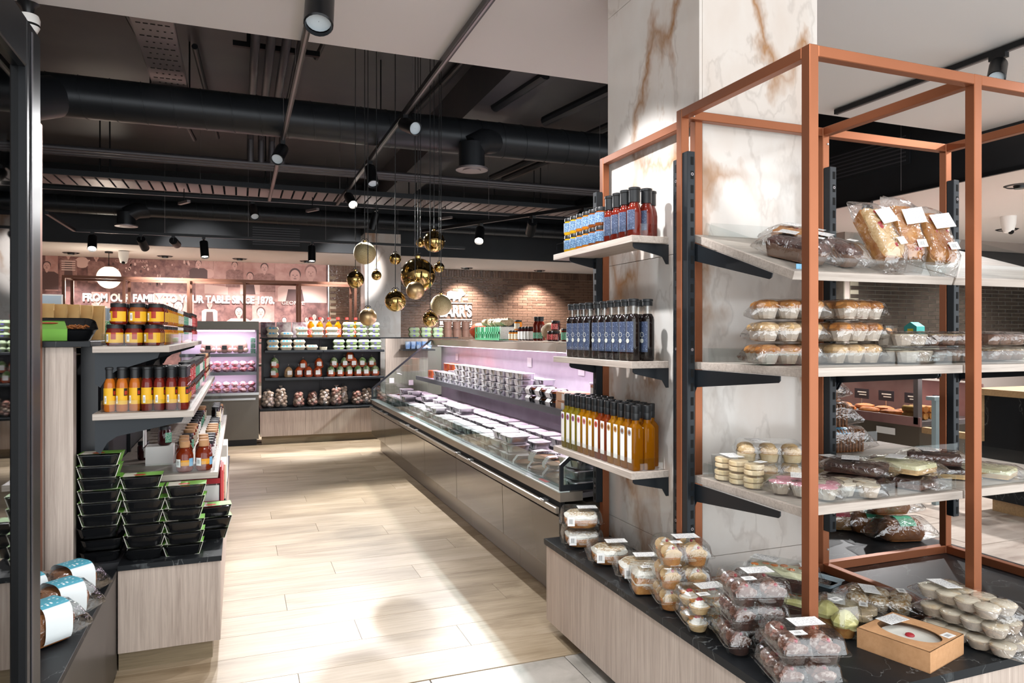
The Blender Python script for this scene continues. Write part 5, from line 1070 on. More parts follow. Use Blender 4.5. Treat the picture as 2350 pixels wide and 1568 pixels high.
# open tray of pulled pork on the counter top
op = thing('pulled_pork_tray', 'open black tray of shredded pork with green sleeve on the counter top', 'food tray', (-.70, 3.56, 1.373), .25)
ob('tray', G().loft([(0, .17, .13, .03), (.005, .18, .14, .035), (.045, .22, .17, .04), (.05, .235, .185, .042), (.051, .225, .175, .04), (.046, .21, .16, .038), (.012, .165, .125, .03)], q=4, cap=(True, True)).warp(lambda x, y, z: (x, y, z+(.045*max(0, (y+.02))/.1 if z > .03 else 0))).mesh('op_tray', 'black_plastic'), op)
g = G(); R.seed(9)
for i in range(90):
    x, y = R.uniform(.0, .075), R.uniform(-.05, .05); a = R.uniform(0, 6.3); z = .03+R.uniform(0, .012)+(.02 if y > 0 else 0)
    g.pipe([(x, y, z), (x+.012*math.cos(a), y+.012*math.sin(a), z+.008), (x+.024*math.cos(a+.4), y+.024*math.sin(a+.4), z)], .0028, 5)
o = ob('shredded_pork', g.mesh('pork', 'pork'), op); o['kind'] = 'stuff'
prof = [(-.084, .0), (-.1, .048), (.1, .09), (.08, 0)]
ob('card_sleeve', G().rings([[(x, a, c_) for a, c_ in prof] for x in (-.11, .0)], cap=(False, False)).mesh('op_sleeve', 'sleeve_green', smooth=0), op, (0, 0, .001))
ob('logo', G().ball(.03, (-.06, .03, .076), 12, 5, sx=1.2, sz=.12).mesh('op_logo', 'logo_red'), op)
# bottled sauces, honey and jars on the gondola
YB0, YB1 = -PI/2-1.3, -PI/2+1.5
def sauce_spec(k, liq):
    sp = bottle_spec('sauce%d' % k, liq, mat('label_yellow', 'e0ab1c', .5), .0222, .185, .0148, .135, .138, (.03, .098), .03, a0=YB0, a1=YB1)
    r = .0226
    sp[-1] = sp[-1]+([('barcode_panel', wrap(r, .034, .066, -PI/2-.75, -PI/2-.3, 4).mesh('sc_bar', 'barcode_up')), ('printed_emblem', wrap(r, .066, .097, -PI/2+.75, -PI/2+1.45, 5).mesh('sc_emb', mat('emblem_black', '1d1412', .5))), ('printed_chilli', wrap(r+.0004, .07, .086, -PI/2+.85, -PI/2+1.35, 4).mesh('sc_chi', mat('emblem_red', 'a8301c', .5)))],)
    return sp
SS = [sauce_spec(0, 'sauce_orange'), sauce_spec(1, 'sauce_red')]
for row in range(4):
    for i in range(7):
        k = 0 if i < 3 else 1
        put(SS[k], 'sauce_bottle', '%s sauce bottle with yellow label, %s row, %s from the left' % (('orange', 'dark red')[k], ORD[row], ORD[i]), 'bottle', (-.505+i*.0465+(.006 if row % 2 else 0)*(i < 6), 3.362+row*.056+(.008 if i in (0, 2) and row == 0 else 0), 1.0785), R.uniform(-.35, .25), 'yellow label sauces on the second shelf')
def cjar(k, liq, label, r, H, lid='cap_black', emblem=False):
    sp = jar_spec('cj%d' % k, liq, label, r, H, lid, 20, (.012, H-.034), YB0, YB1)
    if emblem: sp[-1] = sp[-1]+([('barcode_panel', wrap(r+.0004, .016, H-.04, -PI/2-.8, -PI/2-.4, 4).mesh('cj_bar', 'barcode_up')), ('printed_emblem', wrap(r+.0004, H-.062, H-.034, -PI/2-.1, -PI/2+.45, 5).mesh('cj_emb', 'emblem_red'))],)
    return sp
CJ = [cjar(0, 'jam_brown', 'label_yellow', .0335, .088, emblem=True), cjar(1, 'sauce_red', 'label_yellow', .0335, .088, emblem=True)]
k = 0
for tier in range(2):
    for row in range(3):
        for i in range(3):
            put(CJ[0 if i == 1 and tier else 1], 'relish_jar', 'relish jar with yellow label on the top shelf, %s tier, %s row, %s from left' % (('lower', 'upper')[tier], ORD[row], ORD[i]), 'jar', (-.488+i*.071+.014*tier, 3.385+row*.072, 1.3525+tier*.089), R.uniform(-.5, .2), 'yellow label jars on the top shelf')
AJ = [jar_spec('aj%d' % i, l_, p_, r_, h_, ld, 14, (.012, h_-.03), -1.4, 1.5) for i, (l_, p_, r_, h_, ld) in enumerate((('jam_orange', 'yellow_print', .03, .085, 'cap_black'), ('jam_yellow', 'cream_print', .03, .085, 'label_white'), ('jam_dark', 'green_print', .03, .09, 'cap_black'), ('jam_dark', 'white_print', .028, .09, 'cap_black'), ('sauce_red', 'red_print', .03, .1, 'cap_black'), ('honey', 'cream_print', .032, .095, 'kraft'), ('vinegar_black', 'cream_print', .026, .15, 'cap_black')))]
nm_ = ('orange jar with yellow label', 'pale jar with white lid', 'dark jar with green label', 'dark jar with white label', 'red jar with red label', 'brown jar with kraft lid', 'tall dark bottle')
for si, (z, xe, seq, sn) in enumerate(((1.3525, -.275, (0, 0, 0, 1, 1, 2, 2, 3, 3, 4, 4, 4), 'top shelf'), (1.0785, -.182, (4, 4, 2, 2, 3, 3, 2, 4, 5, 5, 3, 3), 'second shelf'), (.7735, -.093, (3, 3, 5, 5, 2, 2, 6, 6, 3, 3, 5, 5), 'third shelf'))):
    for tier in range(2 if si < 2 else 1):
        for i in range(24):
            q = seq[min(11, i//2)]; y = (3.63 if si < 2 else 3.92)+i*.098
            if y > 5.95 or (q == 6 and tier): continue
            put(AJ[q], 'aisle_jar', '%s, aisle edge of the %s, %s tier, %s along' % (nm_[q], sn, ('lower', 'upper')[tier], ORD[i]), 'jar', (xe-.055, y, z+tier*.093), R.uniform(-.2, .2), 'jars along the aisle edge')
for si, (z, xe, sn) in enumerate(((1.0785, -.182, 'second shelf'), (.7735, -.093, 'third shelf'))):
    for i in range(14): put(AJ[(2, 5, 3)[(i//3) % 3]], 'aisle_jar', '%s in the inner row of the %s, %s along' % (nm_[(2, 5, 3)[(i//3) % 3]], sn, ORD[i]), 'jar', (xe-.17, 3.95+i*.14, z), 0, 'jars in the inner rows')
hj = [('glass_body', G().lathe([(.03, 0), (.036, .008), (.037, .07), (.034, .085), (.024, .1), (.022, .106), (.026, .11)], 20).mesh('h_body', 'honey')), ('lid', G().lathe([(.021, .108), (.022, .112), (.022, .134), (.02, .138)], 18).mesh('h_lid', 'kraft')), ('label', wrap(.037, .03, .055, -PI/2-.2, -PI/2+1.1, 8).mesh('h_lab', mat('label_amber', 'e09a22', .5)), [('barcode_panel', wrap(.0374, .024, .06, -PI/2-.95, -PI/2-.25, 5).mesh('h_bar', 'barcode_up')), ('printed_drop', wrap(.0376, .026, .062, -PI/2+.75, -PI/2+1.35, 5).mesh('h_drop', 'pale_blue_tag'))])]
for i, (x, y, lb) in enumerate(((-.235, 3.585, 'front left'), (-.155, 3.60, 'front right'), (-.245, 3.69, 'second row left'), (-.16, 3.70, 'second row right'), (-.25, 3.79, 'third row left'), (-.165, 3.80, 'third row right'))): put(hj, 'honey_jar', 'amber honey jar with wooden style lid, '+lb, 'honey jar', (x, y, .7735), R.uniform(-.3, .3), 'honey jars on the third shelf')
t = thing('gift_box', 'white cardboard gift box with open lid on the third shelf', 'gift box', (-.36, 3.85, .7735))
ob('body', G().box(-.06, -.05, 0, .06, .05, .09).mesh('gb_body', 'label_white'), t); ob('lid', G().box(-.07, -.05, .09, -.065, .05, .19).mesh('gb_lid', 'label_white'), t, rot=(0, -.0, 0))
put(AJ[3], 'aisle_jar', 'lone dark jar at the back of the third shelf', 'jar', (-.45, 4.0, .7735))
put(AJ[2], 'aisle_jar', 'dark jar with black lid standing on the white gift box', 'jar', (-.34, 3.84, .8645))
cr = thing('red_display_crate', 'red slotted cardboard display crate under the third shelf', 'display crate', (-.165, 3.80, .447))
mat('crate_red', 'b3202a', .55)
ob('back_panel', G().box(-.1, .2, 0, .08, .21, .3).mesh('cr_back', 'crate_red'), cr)
for z in (.0, .11, .22): ob('front_lip', G().box(-.1, 0, z, .08, .006, z+(.09 if z == 0 else .025)).mesh('cr_lip', 'crate_red'), cr)
for x in (-.1, .074): ob('side_panel', G().box(x, .006, 0, x+.006, .2, .3).mesh('cr_side', 'crate_red'), cr)
for i, z in enumerate((.03, .13)): ob('carton', G().box(-.09, .01, z, .07, .19, z+.08).mesh('cr_carton', 'label_white'), cr)
word('LLING', -.05, .045, .028, -.002, 'letter_white', cr, .11, .001, .001)
for i, (x, y, z, h_, m_, lb) in enumerate(((-.13, 5.1, .447, .24, 'label_white', 'white carton stack near the far end of the gondola base'), (-.13, 4.6, .447, .2, 'cream_print', 'cream printed cartons on the gondola base'), (-.14, 4.3, .447, .22, 'red_print', 'red and white printed carton on the gondola base'))):
    single('carton', G().box(-.06, -.14, 0, .055, .14, h_).mesh('carton', m_, bev=.002), lb, 'carton', (x, y, z))
# counter behind the gondola
R.seed(14)
cn = thing('service_counter', 'dark service counter behind the left gondola', 'counter'); ob('body', G().box(-1.6, 3.9, 0, -.72, 6.2, 1.30).mesh('cn_body', 'panel_dark'), cn); ob('worktop', G().box(-1.62, 4.32, 1.30, -.7, 6.22, 1.33).mesh('cn_top', 'marble_black'), cn)
mat('kraft_bag', 'd1ab72', .8, c2='c29a60', scale=6)
for i in range(6):
    g = G().loft([(0, .14, .05, .01), (.1, .15, .055, .01), (.2, .15, .03, .008), (.235, .15, .012, .005)], nz=.003, sub=2)
    single('paper_bag', g.mesh('paper_bag', 'kraft_bag', smooth=20), 'brown kraft paper bag in a row on the counter, %s from the left' % ORD[i], 'paper bag', (-1.06+i*.05, 4.42+i*.062, 1.331), R.uniform(-.05, .05), 'paper bags on the counter')
def monitor(x, y, z, rz, w_, h_, lb, m_='screen_blue'):
    t = thing('monitor', lb, 'monitor', (x, y, z), rz)
    ob('housing', G().box(-w_/2, 0, .06, w_/2, .02, .06+h_).mesh('mon', 'label_white', bev=.003), t); ob('stand', G().box(-.02, .02, 0, .02, .05, .12).box(-.08, 0, 0, .08, .1, .01).mesh('mon_st', 'black_metal'), t)
    ob('panel', G().box(-w_/2+.008, -.002, .068, w_/2-.008, 0, .052+h_).mesh('mon_p', m_), t)
mat('screen_blue', 'a9bccb', .3); mat('screen_dark', '2a3a4a', .2, emit=.3)
monitor(-.72, 5.5, 1.331, .1, .26, .19, 'pale till monitor behind the relish jars'); monitor(-1.05, 4.75, 1.331, .2, .2, .24, 'pale blue screen behind the paper bags')
for i in range(6): single('green_carton', G().box(-.045, -.03, 0, .045, .03, .075).mesh('green_carton', 'green_print', bev=.001), 'small green printed carton beside the open pork tray, %s %s' % (('lower', 'upper')[i//3], ORD[i % 3]), 'carton', (-.76+(i % 3)*.004, 4.82+(i % 3)*.065, 1.331+(i//3)*.076), 0, 'green cartons on the counter')
# ================================================================ DELI CASE CONTENTS
R.seed(77)
def foil_tray(w_, d_, h_, key, lidm='foil_lid', sleeve=True):
    g = G().loft([(0, w_*.8, d_*.82, .016), (.003, w_*.82, d_*.84, .018), (h_*.92, w_*.95, d_*.95, .022), (h_*.93, w_, d_, .024), (h_, w_, d_, .024)], q=3, sub=9, crimp=.014, cap=(True, False))
    out = [('foil', g.mesh('ft'+key, 'foil')), ('lid', G().loft([(h_-.001, w_*.98, d_*.98, .022), (h_+.002, w_*.96, d_*.96, .02)], q=3).mesh('fl'+key, lidm))]
    if sleeve:
        out.append(('paper_band', G().rings([[(a, y, c_) for a, c_ in ((-w_*.43, .004), (-w_*.505, h_), (-w_*.49, h_+.0035), (w_*.3, h_+.0035))] for y in (-.03, .03)], closed=False, cap=(False, False)).mesh('fb'+key, 'label_print2', smooth=0)))
    return out
printed('label_print2', 'eeecee', '8e8a92', 8, 5, .55, axis='XY')
FT = [foil_tray(.145, .19, .046, 'a'), foil_tray(.125, .165, .043, 'b'), foil_tray(.145, .192, .046, 'c', sleeve=False)]
rows = ((1.615, .611, 'front row'), (1.78, .620, 'second row'), (1.95, .629, 'third row'))
for ri, (x, z, rn) in enumerate(rows):
    for i in range(21):
        y = 4.22+i*.205
        if y > 8.2: continue
        for tier in range(R.choice((2, 2, 3)) if ri < 2 else 2):
            k = R.choice((0, 0, 1, 2)) if tier else R.choice((0, 2))
            put(FT[k], 'foil_tray', 'foil meal tray in the deli case, %s, %s from the near end, %s layer' % (rn, ORD[i], ORD[tier]), 'foil tray', (x+R.uniform(-.01, .01)+.01*tier, y+R.uniform(-.008, .008), z+tier*.0525), R.uniform(-.03, .03), 'foil meal trays on the case deck')
dome = [('tray', G().lathe([(.07, 0), (.09, .02), (.094, .022)], 24, cap=(True, False)).mesh('dm_tray', 'black_plastic')), ('filling', G().lathe([(.08, .012), (.075, .022), (.001, .026)], 20).mesh('dm_food', 'cake_golden')), ('dome_lid', G().lathe([(.093, .023), (.08, .045), (.05, .056), (.001, .057)], 24, cap=(False, False), crimp=.002).mesh('dm_lid', 'clam')), ('paper_band', G().rings([[(a, y, c_) for a, c_ in ((-.097, .002), (-.096, .026), (-.07, .058), (.0, .0605))] for y in (-.028, .028)], closed=False, cap=(False, False)).mesh('dm_band', 'label_print2', smooth=40))]
for i, (x, y, z) in enumerate(((1.635, 4.0, .612), (1.64, 3.78, .612), (1.64, 3.77, .676), (1.84, 3.98, .623), (1.84, 3.76, .623), (1.635, 3.55, .612), (1.635, 3.545, .676))): put(dome, 'domed_platter', 'clear domed pie in black tray near the case end, %s' % ORD[i], 'domed pie', (x, y, z), R.uniform(-.3, .3), 'domed pies in the deli case')
for i in range(5): put(FT[2] if i % 2 else FT[0], 'foil_tray', 'foil tray against the near glass end of the case, %s' % ORD[i], 'foil tray', (1.62+.17*(i//2 % 2), 3.30+.0*(i % 2), .612+.056*(i % 2)+(.112 if i == 4 else 0)), .05*i, 'foil trays at the near case end')
# on the middle shelf
for i in range(13):
    y = 4.95+i*.20
    for row in range(2):
        for tier in range((4, 3)[row] if i < 9 else 2):
            put(FT[1], 'foil_tray', 'foil tray on the case shelf, %s row, %s along, %s layer' % (('front', 'rear')[row], ORD[i], ORD[tier]), 'foil tray', (1.985+row*.165, y+R.uniform(-.006, .006), .916+tier*.05), R.uniform(-.05, .05), 'foil trays on the case shelf')
sl = [('tray', G().loft([(0, .12, .15, .02), (.03, .14, .17, .025), (.033, .145, .175, .025)], q=3, cap=(True, True)).mesh('st_tray', 'black_plastic')), ('domed_film', G().loft([(.033, .14, .17, .025), (.055, .1, .12, .025), (.057, .05, .06, .02)], q=3, cap=(False, True)).mesh('st_film', 'clam')), ('filling', G().loft([(.028, .12, .15, .02), (.042, .09, .11, .02)], nz=.002).mesh('st_food', 'jam_brown')), ('paper_band', G().rings([[(a, y, c_) for a, c_ in ((-.066, .002), (-.075, .034), (-.055, .058), (.055, .058), (.075, .034))] for y in (-.045, .03)], closed=False, cap=(False, False)).mesh('st_band', 'label_print2', smooth=0))]
for i in range(6): put(sl, 'sleeved_tray', 'black ready-meal tray with white paper band, %s from the near end, %s' % (ORD[i//2], ('lower', 'upper')[i % 2]), 'ready meal', (1.985, 4.36+(i//2)*.18, .916+(i % 2)*.06), 0, 'ready meals on the case shelf')
for i in range(4): put(sl, 'sleeved_tray', 'black ready-meal tray at the back of the case shelf, %s' % ORD[i], 'ready meal', (2.18, 3.7+(i//2)*.2, .916+(i % 2)*.06), .1, 'ready meals on the case shelf')
mat('box_peach', 'd3a583', .7)
for i, (x, y, z) in enumerate(((1.99, 4.12, .916), (1.985, 4.10, .976), (1.985, 3.95, .916))):
    t = thing('carton_box', 'peach cardboard carton on the case shelf, %s' % ('lower behind', 'on top', 'nearest the end')[i], 'carton', (x, y, z)); ob('body', G().box(-.08, -.1, 0, .08, .1, .058).mesh('cb_body', 'box_peach', bev=.002), t); ob('printed_label', G().box(-.0815, -.03, .01, -.0805, .01, .05).mesh('cb_lab', 'label_white'), t)
liquid('soup_pink', 'c48a76', .95); liquid('soup_ochre', 'b9822e', .95); liquid('soup_white', 'd9cfc4', .95)
for i, (m_, x, y, z) in enumerate((('soup_pink', 1.96, 3.72, .916), ('soup_pink', 1.96, 3.72, 1.02), ('soup_ochre', 1.965, 3.58, 1.02), ('soup_white', 1.965, 3.58, .916), ('soup_ochre', 1.97, 3.46, 1.02), ('soup_white', 1.97, 3.46, .916), ('soup_pink', 2.08, 3.66, .916))):
    t = thing('soup_pot', '%s soup pot with round label on the case shelf, %s' % ({'soup_pink': 'pink', 'soup_ochre': 'mustard', 'soup_white': 'white'}[m_], ORD[i]), 'soup pot', (x, y, z), 0, 'soup pots on the case shelf')
    ob('pot', G().lathe([(.042, 0), (.05, .088)], 20).mesh('sp_pot', m_), t); ob('lid', G().lathe([(.053, .088), (.053, .098), (.05, .1)], 20).mesh('sp_lid', 'clam'), t); ob('label', wrap(.0475, .015, .075, PI-.6, PI+.6, 8).mesh('sp_lab', 'label_white'), t)
mat('ham_orange', 'd8743c', .4); mat('ham_pink', 'd98a7c', .45)
for i, (x, y, z, m_, s_) in enumerate(((2.2, 7.72, .916, 'ham_orange', 1), (2.2, 7.5, .916, 'ham_orange', 1), (2.2, 7.72, 1.0, 'ham_orange', 1), (2.2, 7.5, 1.0, 'ham_orange', 1), (2.2, 7.2, 1.0, 'ham_pink', 1.6), (2.05, 7.85, .916, 'ham_orange', .9), (2.25, 6.8, 1.0, 'ham_pink', 1.6))):
    t = thing('cooked_meat_pack', '%s cooked meat pack at the far end of the case shelf, %s' % (('orange', 'pink')[m_ == 'ham_pink'], ORD[i]), 'meat pack', (x, y, z), 0, 'cooked meat packs in the case'); ob('pack', G().loft([(0, .1, .19*s_, .012), (.075, .1, .19*s_, .012), (.08, .09, .17*s_, .012)]).mesh('cm_pack', m_), t); ob('label', G().box(-.051, -.03, .02, -.0503, .03, .06).mesh('cm_lab', 'red_print'), t)
for i in range(4): single('vacuum_meat_pack', G().rings([rrect(.13, .19, .03, 0, 4, nz=.004), rrect(.15, .21, .03, .02, 4, nz=.006), rrect(.1, .15, .03, .04, 4, nz=.004)]).mesh('vac', mat('vac_red', '8a2f34', .25, c2='d8d0d0', scale=14)), 'red vacuum-packed meat at the far glass end, %s' % ORD[i], 'meat pack', (1.64+(i % 2)*.16, 8.42, .608+(i//2)*.045), .1*i, 'vacuum packs at the far case end')
for i, (x, y, z) in enumerate(((2.335, 7.9, 1.1), (2.335, 4.7, 1.1), (2.335, 5.7, 1.12))): single('price_ticket', G().box(-.002, -.05, 0, 0, .05, .08).mesh('ticket', 'white_print'), 'white price ticket on the case back wall, %s from the near end' % ('third', 'first', 'second')[i], 'price ticket', (x, y, z))
for i, (x, y) in enumerate(((1.9, 8.35), (1.7, 8.5))): single('hanging_price_card', G().box(-.03, -.001, 0, .03, .001, .06).mesh('hcard', 'label_white'), 'white price card at the far end of the case, %s' % ('right', 'left')[i], 'price card', (x, y, .80+.02*i), .2)

# -- goods standing on the case canopy
gc = 'goods along the deli case canopy'; ZC = 1.346
gj = jar_spec('gj', 'sauce_red', 'green_print', .034, .098, 'cap_black', 14, (.012, .07), PI-1.4, PI+1.6)
for tier in range(2):
    for i in range(11 if tier == 0 else 7):
        put(gj, 'green_label_jar', 'red jar with green label on the canopy, %s tier, %s from near end' % (('lower', 'upper')[tier], ORD[i]), 'jar', (2.32, 4.02+i*.092+(.13 if tier else 0), ZC+tier*.1), 0, gc)
rj = jar_spec('rj', 'jam_dark', 'red_print', .036, .08, 'cap_black', 14, (.012, .055), PI-1.4, PI+1.6); oj = jar_spec('oj', 'jam_orange', 'cream_print', .034, .09, 'cap_black', 14, (.012, .06), PI-1.4, PI+1.6); dj = jar_spec('dj', 'jam_dark', 'white_print', .034, .12, 'cap_black', 14, (.012, .08), PI-1.4, PI+1.6)
for i in range(3): put(rj, 'red_label_jar', 'small jar with red label on the case canopy, %s' % ('left', 'right', 'on top')[i], 'jar', (2.32, 5.12+(.08*(i < 2 and i)), ZC+(.082 if i == 2 else 0)), 0, gc)
kt = bottle_spec('kt', 'ketchup_red', 'green_print', .033, .2, .02, .16, .165, (.02, .07), .03)
for i in range(2): put(kt, 'ketchup_bottle', 'tall red ketchup bottle on the case canopy, %s' % ('right', 'left')[i], 'bottle', (2.32, 5.42+i*.08, ZC), 0, gc)
for i in range(4): put(dj, 'dark_jar', 'tall dark jar on the case canopy, %s from the ketchup' % ORD[i], 'jar', (2.32, 5.62+i*.075, ZC), 0, gc)
for i in range(4): put(oj, 'orange_jar', 'orange jar on the case canopy, %s' % ('lower first', 'lower second', 'lower third', 'upper')[i], 'jar', (2.32, 5.93+.075*(i % 3), ZC+(.092 if i == 3 else 0)), 0, gc)
sc_ = thing('sachet_crate', 'green slatted crate of sachets on the case canopy', 'crate', (2.35, 6.6, ZC))
mat('crate_green', '4fae7a', .5)
for z in (.0, .06): ob('rail', G().box(-.1, -.36, z, -.094, .36, z+.02).mesh('sc_rail', 'crate_green'), sc_)
for i in range(12): ob('upright_slat', G().box(-.1, -.36+i*.064, .02, -.094, -.34+i*.064, .13).mesh('sc_slat', 'crate_green'), sc_)
ob('base', G().box(-.094, -.36, 0, .1, .36, .006).mesh('sc_base', 'crate_green'), sc_)
for i in range(14): single('sachet', G().box(-.08, -.02, 0, .06, .02, .12).mesh('sachet', 'green_print' if i % 3 else 'white_print', bev=.004), 'small green sachet standing in the crate, %s from the near end' % ORD[i], 'sachet', (2.35, 6.28+i*.048, ZC+.007), 0, 'sachets in the green crate')
for i in range(8): single('straw_bag', G().ball(.06, n=10, k=6, noise=.25, sz=.6).mesh('straw', mat('straw_pale', 'cbb89c', .8, c2='a88f6c', scale=30)), 'crumpled pale bag on top of the sachet crate, %s' % ORD[i], 'bag', (2.36, 6.3+i*.085, ZC+.172), i, 'pale bags on the crate')
mat('net_orange', 'd9541f', .6, c2='a53a14', scale=60, bump=.6); mat('net_purple', '6e2a4c', .6, c2='4e1c36', scale=60, bump=.6)
for i, (x, y, z, m_, r_, lb) in enumerate(((2.34, 7.1, ZC+.09, 'net_orange', .1, 'orange net of onions at the far end of the canopy'), (2.36, 3.95, ZC+.2, 'net_purple', .11, 'purple net of red onions above the canopy jars'), (2.4, 3.75, ZC+.3, 'net_orange', .08, 'orange net bag half hidden behind the balsamic'), (2.35, 5.28, ZC+.08, 'straw_pale', .08, 'crinkled clear bag of cones between jars and ketchup'), (2.34, 3.8, ZC+.1, 'ham_pink', .1, 'peach coloured bag of nuts beside the balsamic'))):
    single('net_bag', G().ball(r_, n=16, k=10, noise=.05, sz=.85).warp(lambda a, b_, c_: (a, b_, c_)).mesh('net', m_), lb, 'net bag', (x, y, z-.0))
for i in range(3): put(TPA, 'ready_meal_tray', 'black tray with green sleeve at the near end of the canopy, %s' % ORD[i], 'food tray', (2.33, 3.35+i*.23, ZC), PI/2, gc)
cu = thing('counter_screen', 'small blue lit screen with bull emblem behind the canopy goods', 'screen', (3.6, 9.8, 1.38), .1)
ob('housing', G().box(-.16, 0, 0, .16, .03, .2).mesh('cs_h', 'black_metal'), cu); ob('display', G().box(-.145, -.003, .015, .145, 0, .185).mesh('cs_d', mat('screen_lit', '4f93cf', .3, emit=1.2)), cu); ob('emblem', G().prism([(a-4.18, c_-2.1) for a, c_ in bull], -.006, -.004, 'Y').mesh('cs_e', 'black_metal'), cu, (0, 0, .02)); ob('stand', G().box(-.03, 0, -.38, .03, .03, 0).mesh('cs_s', 'black_metal'), cu)
bk = thing('back_counter', 'dark counter behind the deli case', 'counter'); ob('body', G().box(2.95, 9.6, 0, 6.8, 10.4, .98).mesh('bk', 'case_taupe'), bk); ob('worktop', G().box(2.92, 9.56, .98, 6.85, 10.45, 1.0).mesh('bkt', 'marble_black'), bk)

# ================================================================ REAR PRODUCE
mat('carton_cream', 'd6cdb6', .8, c2='c6bca2', scale=30); mat('carton_green', 'b9c9a8', .8, c2='a5b892', scale=30); mat('egg_blue', '57a8d4', .5); mat('egg_purple', '5b4fa5', .5); mat('egg_leaf', '7f9c55', .5)
def egg_box(m_, l1, l2=None):
    g = G().loft([(0, .12, .08, .02), (.03, .145, .1, .022), (.033, .155, .108, .022), (.037, .155, .108, .022), (.062, .13, .085, .02), (.067, .12, .075, .018)], q=3, sub=4, crimp=.02)
    out = [('carton', g.mesh('egg', m_)), ('label', G().box(-.05, -.0545, .036, .05, -.0535, .058).mesh('egg_l', l1))]
    out = [('carton', g.mesh('egg', m_)), ('label', G().face([(-.048, -.0535, .04), (.048, -.0535, .04), (.044, -.043, .062), (-.044, -.043, .062)]).mesh('egg_l', l1))] if not l2 else [('carton', g.mesh('egg2', m_)), ('label', G().face([(-.022, -.055, .012), (.01, -.055, .012), (.01, -.044, .064), (-.022, -.044, .064)]).mesh('egg_p', l1)), ('label', G().face([(.012, -.055, .012), (.05, -.055, .012), (.048, -.044, .064), (.012, -.044, .064)]).mesh('egg_g', l2))]
    return out
EB, EGR = egg_box('carton_cream', 'egg_blue'), egg_box('carton_green', 'egg_purple', 'egg_leaf')
ge = 'egg boxes on the rear shelving'
def eggs(spec, nm, sh, z, y, xs_, counts):
    for i, (x, n_) in enumerate(zip(xs_, counts)):
        for k in range(n_): put(spec, 'egg_box', '%s egg box on the %s, %s column, %s up' % (nm, sh, ORD[i], ORD[k]), 'egg box', (x, y, z+k*.068), 0, ge)
eggs(EB, 'cream and blue', 'top board', 1.363, 9.84, (.40, .58, .77, .97, 1.16), (2, 1, 2, 2, 2))
eggs(EGR, 'green and purple', 'top board', 1.363, 9.84, (1.38, 1.55, 1.72), (3, 3, 3))
eggs(EB, 'cream and blue', 'upper shelf', 1.196, 9.78, (.40, .565, .73, .89), (2, 2, 2, 1))
eggs(EGR, 'green and purple', 'upper shelf', 1.196, 9.78, (1.24, 1.41, 1.57, 1.73), (2, 2, 2, 2))
eggs(EGR, 'plain green', 'right end of the top board', 1.363, 9.84, (2.28, 2.45, 2.62), (2, 2, 2))
single('egg_tray', G().loft([(0, .09, .07, .02), (.04, .1, .08, .02)], crimp=.03, sub=4).mesh('etray', 'carton_cream'), 'small unlabelled cream egg carton on the upper shelf', 'egg box', (1.04, 9.79, 1.196))
ob_ = bottle_spec('oilb', 'oil_gold', 'red_print', .045, .27, .02, .2, .215, (.03, .12), .05, a0=-PI/2-1.2, a1=-PI/2+1.2)
ob_[1] = ('cap', G().lathe([(.024, .24), (.024, .27)], 12).mesh('ob_cap', 'sticker_red'))
for i in range(6): put(ob_, 'cooking_oil_bottle', 'cooking oil bottle with red cap behind the egg boxes, %s from left' % ORD[i], 'bottle', (.9+i*.12, 10.02, 1.363), 0, 'cooking oil behind the eggs')
for i in range(3): single('stock_pot_pack', G().box(-.09, -.06, 0, .09, .06, .2).mesh('spk', mat('pack_plum', '6b4a58', .6, c2='d8cfd2', scale=9)), 'plum and white packs behind the egg boxes, %s' % ORD[i], 'carton', (.35+i*.2, 10.0, 1.364), 0, 'packs behind the eggs')
for i in range(6): single('brown_pot', G().lathe([(.055, 0), (.062, .1), (.066, .104), (.066, .112)], 16).mesh('bpot', mat('pot_brown', '8c6a5c', .4)), 'brown plastic tub stacked right of the green eggs, column %s, %s' % (('one', 'two', 'three')[i//2], ('lower', 'upper')[i % 2]), 'tub', (2.78+(i//2)*.135, 9.88, 1.363+(i % 2)*.115), 0, 'brown tubs at the rear')
for i in range(5): single('blue_pouch', G().loft([(0, .06, .03, .01), (.06, .07, .035, .012), (.1, .07, .01, .004)], nz=.002).mesh('pouch', mat('pouch_blue', '3b7fd0', .35, c2='c9dcf0', scale=14)), 'blue and white pouch on the little side shelf, %s from left' % ORD[i], 'pouch', (2.14+i*.075, 9.6, 1.205), .1*i, 'blue pouches')
